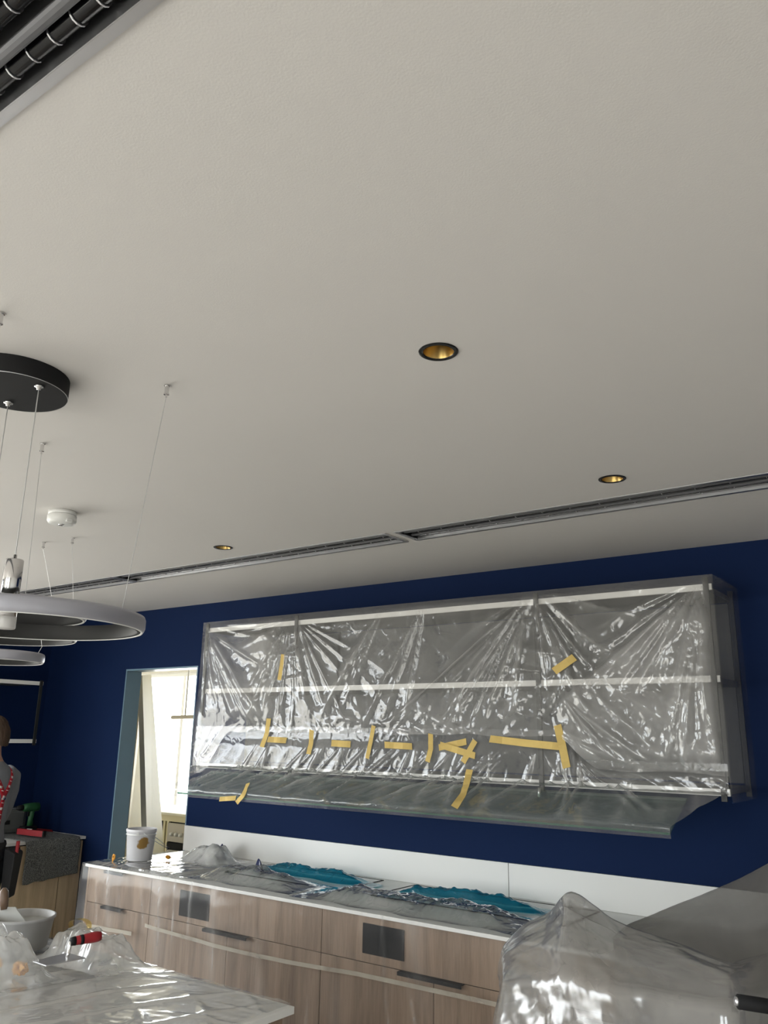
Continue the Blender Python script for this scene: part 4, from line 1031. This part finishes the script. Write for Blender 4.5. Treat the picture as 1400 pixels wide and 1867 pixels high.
# grey felt mat hanging over the front edge
cF = make_crease(141, 6, 2.0, 9.0)
def felt(u, v):
    y = 3.503+0.437*u+0.008*noise.noise(Vector((v*6, 2, 0)))
    L = 0.50+0.285-0.032*u+0.010*noise.noise(Vector((u*7, 1, 0)))
    s = v*L
    if s < 0.50:
        return Vector((LX+0.018-0.50+s, y, CT+0.003+0.008*cF(s, u)*sstep(0, 0.05, s)))
    z = CT+0.003-(s-0.50)
    return Vector((LX+0.019+0.012*cF(s, u*0.7)*sstep(0.5, 0.56, s)+0.010*sstep(0.5, 0.54, s), y+0.010*(s-0.5), z))
o = MB().grid(felt, 50, 70).build('felt_mat', M_felt, None, True)
so = o.modifiers.new('thick', 'SOLIDIFY'); so.thickness = 0.003; so.offset = 1
tag(o, 'flecked grey felt mat draped over the front of the side-wall oak counter', 'mat')
# red spirit level on the mat
a, b = Vector((-6.02, 3.62, 0.940)), Vector((-5.735, 3.650, 0.940))
d = (b-a).normalized(); sdv = Vector((-d.y, d.x, 0)); upv = Vector((0, 0, 1))
e = empty('spirit_level', a)
def bar(p0, p1, w, h_, name, mat, z0=0.0):
    q = [p0-sdv*w+upv*z0, p1-sdv*w+upv*z0, p0+sdv*w+upv*z0, p1+sdv*w+upv*z0, p0-sdv*w+upv*(z0+h_), p1-sdv*w+upv*(z0+h_), p0+sdv*w+upv*(z0+h_), p1+sdv*w+upv*(z0+h_)]
    return pchild(MB().hexa(q).build(name, mat, bevel=0.002), e)
bar(a, b, 0.013, 0.040, 'rail', M_red); bar(b+d*0.0005, b+d*0.010, 0.0135, 0.041, 'end_cap', M_black); bar(a-d*0.010, a-d*0.0005, 0.0135, 0.041, 'end_cap', M_black)
bar(a+d*0.10, a+d*0.15, 0.006, 0.006, 'vial', F_acr, 0.0402)
tag(e, 'red spirit level lying on the grey felt mat', 'spirit level')
a, b = Vector((-6.32, 3.93, 0.921)), Vector((-6.02, 3.965, 0.921)); d = (b-a).normalized(); sdv = Vector((-d.y, d.x, 0))
e = empty('folding_rule', a)
for k in range(4): bar(a+d*0.0+sdv*0.0+upv*(0.0042*k), a+d*(0.22-0.004*k)+upv*(0.0042*k), 0.010, 0.004, 'leaf', M_red)
tag(e, 'folded red rule lying by the wall behind the cordless drill', 'folding rule')
# cordless drill standing on its battery
e = empty('cordless_drill', (-6.13, 3.765, CT+0.014), 0.0)
def dr_(o): o.parent = e; return o
dr_(MB().box(-0.036, 0.040, -0.058, 0.050, 0.0, 0.046).build('battery', M_black, bevel=0.008))
dr_(MB().tube([(0, 0.010, 0.0465), (0, 0.008, 0.09), (0, 0.014, 0.14), (0, 0.018, 0.165)], [0.023, 0.019, 0.020, 0.026], 14).build('grip', M_green, None, True))
dr_(MB().tube([(0, 0.066, 0.180), (0, 0.062, 0.180), (0, 0.02, 0.180), (0, -0.045, 0.180), (0, -0.065, 0.180)], [0.022, 0.032, 0.034, 0.030, 0.024], 18).build('motor_housing', M_green, None, True))
dr_(MB().tube([(0, -0.066, 0.180), (0, -0.09, 0.180), (0, -0.115, 0.180)], [0.021, 0.021, 0.013], 16).build('chuck', M_black, None, True))
dr_(MB().tube([(0, -0.116, 0.180), (0, -0.165, 0.180)], 0.003, 8).build('drill_bit', M_steel))
dr_(MB().box(-0.007, 0.007, -0.022, -0.008, 0.115, 0.150).build('trigger', M_black, bevel=0.003))
tag(e, 'green and black cordless drill standing on its battery on the side-wall oak counter', 'drill')
# grey case behind the drill
e = empty('tool_case', (-6.30, 3.70, CT))
MB().box(-0.08, 0.08, -0.17, 0.105, 0.001, 0.185).build('shell', M_boxgrey, e, bevel=0.035)
MB().box(0.0805, 0.084, -0.10, -0.04, 0.07, 0.10).build('latch', M_black, e, bevel=0.001)
MB().tube([(0, -0.09, 0.184), (0, -0.08, 0.205), (0, 0.0, 0.205), (0, 0.01, 0.184)], 0.006, 8).build('handle', M_boxgrey, e, True)
tag(e, 'grey rounded tool case standing behind the cordless drill', 'tool case')
# small open wall shelf on the left wall
e = empty('wall_shelf', (XL, 3.2, 1.83)); XF = -6.10
tag(e, 'small open wall shelf with white-edged boards and a black post on the dark side wall', 'shelf')
for z in (2.049, 1.607):
    b_ = pchild(box('shelf_board', M_backpanel, XL+0.001, XF-0.0125, 2.40, 3.700, z-0.0115, z+0.0115), e)
    q = box('edge_strip', M_bar, XF-0.012, XF, 2.38, 3.722, z-0.0145, z+0.0145); q.parent = b_
for y in (3.700, 2.42):
    pchild(box('post', M_post, XF+0.0005, XF+0.012, y-0.011, y+0.011, 1.575, 2.072), e)

# ------------------------------------------------------------------ beyond the doorway
def leaf(name, bl, br, tl, tr, th_, mat, label, locks=False):
    """door leaf from four face corners (bottom-left, bottom-right, top-left, top-right) and a thickness behind the face"""
    n_ = (br-bl).cross(tl-bl).normalized()*th_
    if n_.y < 0: n_ = -n_
    e_ = empty(name, (bl+br)/2)
    pchild(MB().hexa([bl, br, bl+n_, br+n_, tl, tr, tl+n_, tr+n_]).build('panel', mat), e_)
    xd = (bl-br).normalized()*0.0035
    sl = [bl+xd*0.1, bl+xd, bl+n_+xd*0.1, bl+n_+xd, tl+xd*0.1, tl+xd, tl+n_+xd*0.1, tl+n_+xd]
    pchild(MB().hexa(sl).build('edge_band', M_cream), e_)
    if locks:
        for t0, t1 in ((0.455, 0.505), (0.385, 0.42)):
            A_ = bl+(tl-bl)*t0+xd*1.05; B_ = bl+(tl-bl)*t1+xd*1.05; i_ = n_*0.28
            pchild(MB().hexa([A_+i_, A_+i_+xd*0.3, A_+n_-i_, A_+n_-i_+xd*0.3, B_+i_, B_+i_+xd*0.3, B_+n_-i_, B_+n_-i_+xd*0.3]).build('lock_slot', M_black), e_)
    return tag(e_, label, 'door')
def down(a, b, z):    # extend the line a->b to height z
    return a+(b-a)*((z-a.z)/(b.z-a.z))
tl, bl = pY(249, 1262, 4.86), pY(220, 1545, 4.42); tr, br = pY(256, 1262, 5.45), pY(262, 1545, 5.02)
bl = down(tl, bl, 0.003); br = down(tr, br, 0.003)
leaf('door_leaf', bl, br, tl, tr, 0.042, M_door, 'cream door leaf with dark lock slots in its edge leaning beyond the doorway', True)
tl, bl = pY(251, 1233, 4.80), pY(258, 1515, 4.44); tr, br = pY(268, 1231, 5.20), pY(289, 1540, 4.90)
bl = down(tl, bl, 0.003); br = down(tr, br, 0.003)
leaf('door_leaf', bl, br, tl, tr, 0.042, M_door, 'taller cream door leaf leaning in front of the one with lock slots')
# kitchen unit with a built-in cooker
e = empty('kitchen_unit', (-6.75, 6.0, 0)); tag(e, 'pale kitchen unit standing by the window beyond the doorway', 'cabinet')
KY = 5.62
pchild(box('top', M_cream, -8.2, -6.0, KY-0.02, KY+0.60, 0.905, 0.925), e)
pchild(box('fascia', M_door, -8.2, -6.0, KY, KY+0.02, 0.845, 0.904), e)
for x0, x1 in ((-6.80, -6.77), (-6.745, -6.715), (-6.30, -6.27)): pchild(box('stile', M_door, x0, x1, KY, KY+0.02, 0.0, 0.8445), e)
pchild(box('body', M_darkin, -8.18, -6.02, KY+0.0205, KY+0.58, 0.0, 0.9045), e)
pchild(box('door', M_door, -6.265, -6.02, KY, KY+0.02, 0.0, 0.8445), e)
pchild(box('door', M_gap, -7.4, -6.805, KY, KY+0.02, 0.0, 0.8445), e)
e = empty('cooker', (-6.5, KY, 0)); tag(e, 'built-in cooker with pale round knobs beyond the doorway', 'cooker')
pchild(box('control_panel', M_ovenst, -6.710, -6.305, KY-0.018, KY-0.0005, 0.665, 0.835, bevel=0.003), e)
for x in (-6.63, -6.565, -6.50, -6.38):
    k_ = MB().lathe([(0.0001, 0.024), (0.016, 0.024), (0.020, 0.0)], seg=20); o = k_.build('knob', M_whitepl, None, True); o.rotation_euler = (math.radians(90), 0, 0); o.location = (x, KY-0.0185, 0.735); pchild(o, e); o.location = (x, KY-0.0185, 0.735)
pchild(box('grille', M_black, -6.710, -6.305, KY-0.012, KY-0.0005, 0.60, 0.655), e)
pchild(box('oven_door', M_ovenst, -6.710, -6.305, KY-0.018, KY-0.0005, 0.10, 0.59, bevel=0.003), e)
pchild(MB().tube([(-6.69, KY-0.05, 0.555), (-6.33, KY-0.05, 0.555)], 0.009, 10).build('handle', M_steel, None, True), e)
# window-side bracket shelf seen through the doorway
a = pY(314, 1308, 6.3); b = pY(362, 1306, 6.3)
e = empty('hanging_rail', (a+b)/2)
pchild(MB().tube([a, b+Vector((0.25, 0, 0))], 0.022, 12).build('rail', M_ovenst, None, True), e)
for x in (a.x+0.22, b.x+0.2): pchild(MB().tube([(x, 6.3, a.z+0.02), (x, 6.3, CZ-0.001)], 0.010, 8).build('hanger', M_whitepl), e)
tag(e, 'thick grey rail hung from the ceiling before the bright window beyond the doorway', 'rail')

# ------------------------------------------------------------------ person at the left counter
def person(loc, rz, label):
    root = empty('person', loc, rz)
    m = MB()
    def ell(pts, seg=18):
        """loft of (x, y, z, rx, ry) horizontal ellipses"""
        vs = []; n = len(pts)
        for x, y, z, rx, ry in pts:
            for k in range(seg):
                a = 2*math.pi*k/seg; vs.append((x+rx*math.cos(a), y+ry*math.sin(a), z))
        fs = [(i*seg+k, i*seg+(k+1) % seg, (i+1)*seg+(k+1) % seg, (i+1)*seg+k) for i in range(n-1) for k in range(seg)]+[tuple(reversed(range(seg))), tuple(range((n-1)*seg, n*seg))]
        m.add(vs, fs)
    # torso and neck (facing +y)
    ell([(0, -0.005, 0.84, 0.13, 0.09), (0, -0.005, 0.90, 0.175, 0.125), (0, 0.0, 0.98, 0.172, 0.122), (0, 0.005, 1.08, 0.160, 0.112), (0, 0.005, 1.20, 0.172, 0.118), (0, 0.0, 1.32, 0.190, 0.125), (0, -0.005, 1.40, 0.188, 0.112), (0, -0.006, 1.455, 0.140, 0.088), (0, 0.0, 1.490, 0.080, 0.068), (0, 0.012, 1.53, 0.060, 0.062), (0, 0.02, 1.58, 0.058, 0.064)])
    # head, tipped slightly forward
    ell([(0, 0.030, 1.545, 0.040, 0.050), (0, 0.040, 1.565, 0.056, 0.076), (0, 0.038, 1.60, 0.068, 0.090), (0, 0.030, 1.65, 0.075, 0.098), (0, 0.022, 1.69, 0.077, 0.099), (0, 0.018, 1.725, 0.070, 0.090), (0, 0.016, 1.752, 0.050, 0.066), (0, 0.016, 1.766, 0.022, 0.030)])
    m.tube([(0, 0.125, 1.655), (0, 0.142, 1.625), (0, 0.128, 1.618)], [0.008, 0.013, 0.008], 8)                 # nose
    for s in (-1, 1):
        m.tube([(s*0.076, 0.020, 1.668), (s*0.084, 0.012, 1.650), (s*0.080, 0.018, 1.622)], [0.012, 0.017, 0.009], 8)   # ears
        # arm: shoulder, elbow, wrist
        m.tube([(s*0.150, -0.005, 1.415), (s*0.205, -0.005, 1.385), (s*0.232, 0.005, 1.30), (s*0.245, 0.035, 1.18), (s*0.250, 0.060, 1.12), (s*0.235, 0.15, 1.07), (s*0.200, 0.27, 1.030), (s*0.185, 0.315, 1.015)], [0.060, 0.068, 0.058, 0.049, 0.046, 0.044, 0.032, 0.028], 14)
        # palm and fingers, resting on the counter
        m.tube([(s*0.188, 0.305, 1.015), (s*0.180, 0.345, 1.000), (s*0.174, 0.385, 0.985)], [0.026, 0.034, 0.032], 12, sx=0.62)
        for k, (off, ln) in enumerate(((-0.028, 0.062), (-0.009, 0.074), (0.010, 0.068), (0.027, 0.052))):
            x = s*0.174+off; m.tube([(x, 0.380, 0.986), (x, 0.385+ln*0.5, 0.980), (x, 0.383+ln*0.85, 0.962), (x, 0.380+ln, 0.944)], [0.011, 0.0098, 0.009, 0.0075], 8)
        m.tube([(s*0.166, 0.330, 0.998), (s*0.138, 0.350, 0.985), (s*0.128, 0.380, 0.968), (s*0.132, 0.402, 0.955)], [0.014, 0.012, 0.010, 0.008], 8)
        # legs and shoes
        m.tube([(s*0.085, 0.0, 0.93), (s*0.100, 0.0, 0.80), (s*0.105, 0.008, 0.62), (s*0.108, 0.012, 0.48), (s*0.110, -0.006, 0.34), (s*0.112, -0.012, 0.20), (s*0.112, -0.010, 0.06)], [0.105, 0.103, 0.085, 0.070, 0.068, 0.060, 0.056], 14)
        ell([(s*0.115, 0.045, 0.0, 0.046, 0.135), (s*0.115, 0.045, 0.03, 0.048, 0.138), (s*0.115, 0.030, 0.065, 0.044, 0.110), (s*0.114, 0.0, 0.10, 0.044, 0.062)])
    tmp = m.build('tmp_body', M_shirt)
    rm = tmp.modifiers.new('r', 'REMESH'); rm.mode = 'VOXEL'; rm.voxel_size = 0.0075
    sm = tmp.modifiers.new('s', 'SMOOTH'); sm.factor = 0.5; sm.iterations = 4
    dg = bpy.context.evaluated_depsgraph_get(); dg.update()
    me = bpy.data.meshes.new_from_object(tmp.evaluated_get(dg)); me.name = 'body'
    bpy.data.objects.remove(tmp)
    me.materials.clear()
    for q in (M_shirt, M_trous, M_skin, M_pouch): me.materials.append(q)
    for p_ in me.polygons:
        c = p_.center; z = c.z; p_.use_smooth = True
        r_arm = abs(c.x) > 0.12 and c.y > 0.16 and z < 1.12 and z > 0.9
        if z > 1.492: p_.material_index = 2
        elif r_arm: p_.material_index = 2
        elif z < 0.09: p_.material_index = 3
        elif z < 0.965: p_.material_index = 1
        else: p_.material_index = 0
    body = bpy.data.objects.new('body', me); C.objects.link(body); body.parent = root
    # short brown hair: shell over the skull, tufted
    hm = MB()
    def hair(u, v):
        a = 2*math.pi*u; t = v     # v 0 = nape/hairline, 1 = crown
        back = 0.5-0.5*math.sin(a)     # 1 at the back (-y), 0 at the face
        z0 = 1.700-0.115*back**0.8
        z = z0+(1.784-z0)*math.sin(t*math.pi/2)
        k = max(0.0, 1-((z-1.655)/0.130)**2) if z > 1.655 else 1.0-0.25*((1.655-z)/0.09)**2
        r = math.sqrt(max(0.0, k))
        wv = 0.004*noise.noise(Vector((a*4, z*40, 2)))+0.003*math.sin(a*23+z*60)
        return Vector(((0.089*r+wv)*math.cos(a), 0.020+(0.112*r+wv)*math.sin(a), z+0.003*math.sin(a*17)))
    hm.grid(hair, 64, 20)
    h_ = hm.build('hair', M_hair, root, True)
    # red braces: Y shape on the back, with pale pattern marks
    dgb = BVHTree.FromPolygons([v.co for v in me.vertices], [tuple(p_.vertices) for p_ in me.polygons])
    def on_back(x, z):
        h = dgb.ray_cast(Vector((x, -0.6, z)), Vector((0, 1, 0)))
        return h[0] if h[0] else Vector((x, -0.12, z))
    def band(pts, hw, name, mat, lift=0.004, par=None):
        b = MB(); vs = []; n = len(pts)
        for k, (x, z) in enumerate(pts):
            k0, k1 = max(0, k-1), min(n-1, k+1)
            tx, tz = pts[k1][0]-pts[k0][0], pts[k1][1]-pts[k0][1]; L = math.hypot(tx, tz); sx_, sz_ = -tz/L*hw, tx/L*hw
            for sg in (1, -1):
                p_ = on_back(x+sx_*sg, z+sz_*sg); vs.append((x+sx_*sg, p_.y-lift, z+sz_*sg))
            for sg in (-1, 1):
                p_ = on_back(x+sx_*sg, z+sz_*sg); vs.append((x+sx_*sg, p_.y-lift+0.0022, z+sz_*sg))
        fs = [(k*4+j, k*4+(j+1) % 4, (k+1)*4+(j+1) % 4, (k+1)*4+j) for k in range(n-1) for j in range(4)]+[(3, 2, 1, 0), tuple((n-1)*4+j for j in range(4))]
        return b.add(vs, fs).build(name, mat, par or root, True)
    for s in (-1, 1):
        st = band([(s*(0.105-0.100*t**1.15), 1.448-0.165*t) for t in [k/12 for k in range(13)]], 0.018, 'brace_strap', M_redfab)
        for k in range(1, 6):
            t = k/6; x, z = s*(0.105-0.100*t**1.15), 1.448-0.165*t
            band([(x-0.010, z+(0.004 if k % 2 else 0)), (x+0.010, z-(0.0 if k % 2 else 0.004))], 0.0022 if k % 2 else 0.007, 'print_mark', M_whitepl, 0.0055, st)
    st = band([(0, 1.290-0.325*k/20) for k in range(21)], 0.018, 'brace_strap', M_redfab)
    for k in range(8):
        z = 1.275-0.036*k; band([(-0.010, z), (0.010, z-0.003)], 0.0022 if k % 2 else 0.008, 'print_mark', M_whitepl, 0.0055, st)
    band([(-0.017, 1.262), (0.017, 1.262)], 0.006, 'buckle', M_chrome, 0.008)
    # belt and tool pouch on the right hip
    bt = MB().lathe([(1.0, -0.02), (1.03, 0.0), (1.0, 0.02)], seg=40)
    bt.v = [(q[0]*0.180, q[1]*0.131, q[2]+0.975) for q in bt.v]; bt.build('belt', M_pouch, root, True)
    MB().hexa([(0.06, -0.205, 0.66), (0.185, -0.165, 0.66), (0.07, -0.135, 0.68), (0.185, -0.115, 0.68), (0.05, -0.225, 0.93), (0.20, -0.180, 0.93), (0.06, -0.132, 0.96), (0.19, -0.108, 0.96)]).build('tool_pouch', M_pouch, root, bevel=0.012)
    MB().tube([(0.11, -0.185, 0.86), (0.105, -0.195, 0.94), (0.10, -0.20, 1.0)], 0.012, 10).build('pouch_tool', M_red, root, True)
    return tag(root, label, 'person')
person((-5.345, 2.965, 0), math.radians(114), 'person with short brown hair in grey shirt and red braces working at the oak counter')
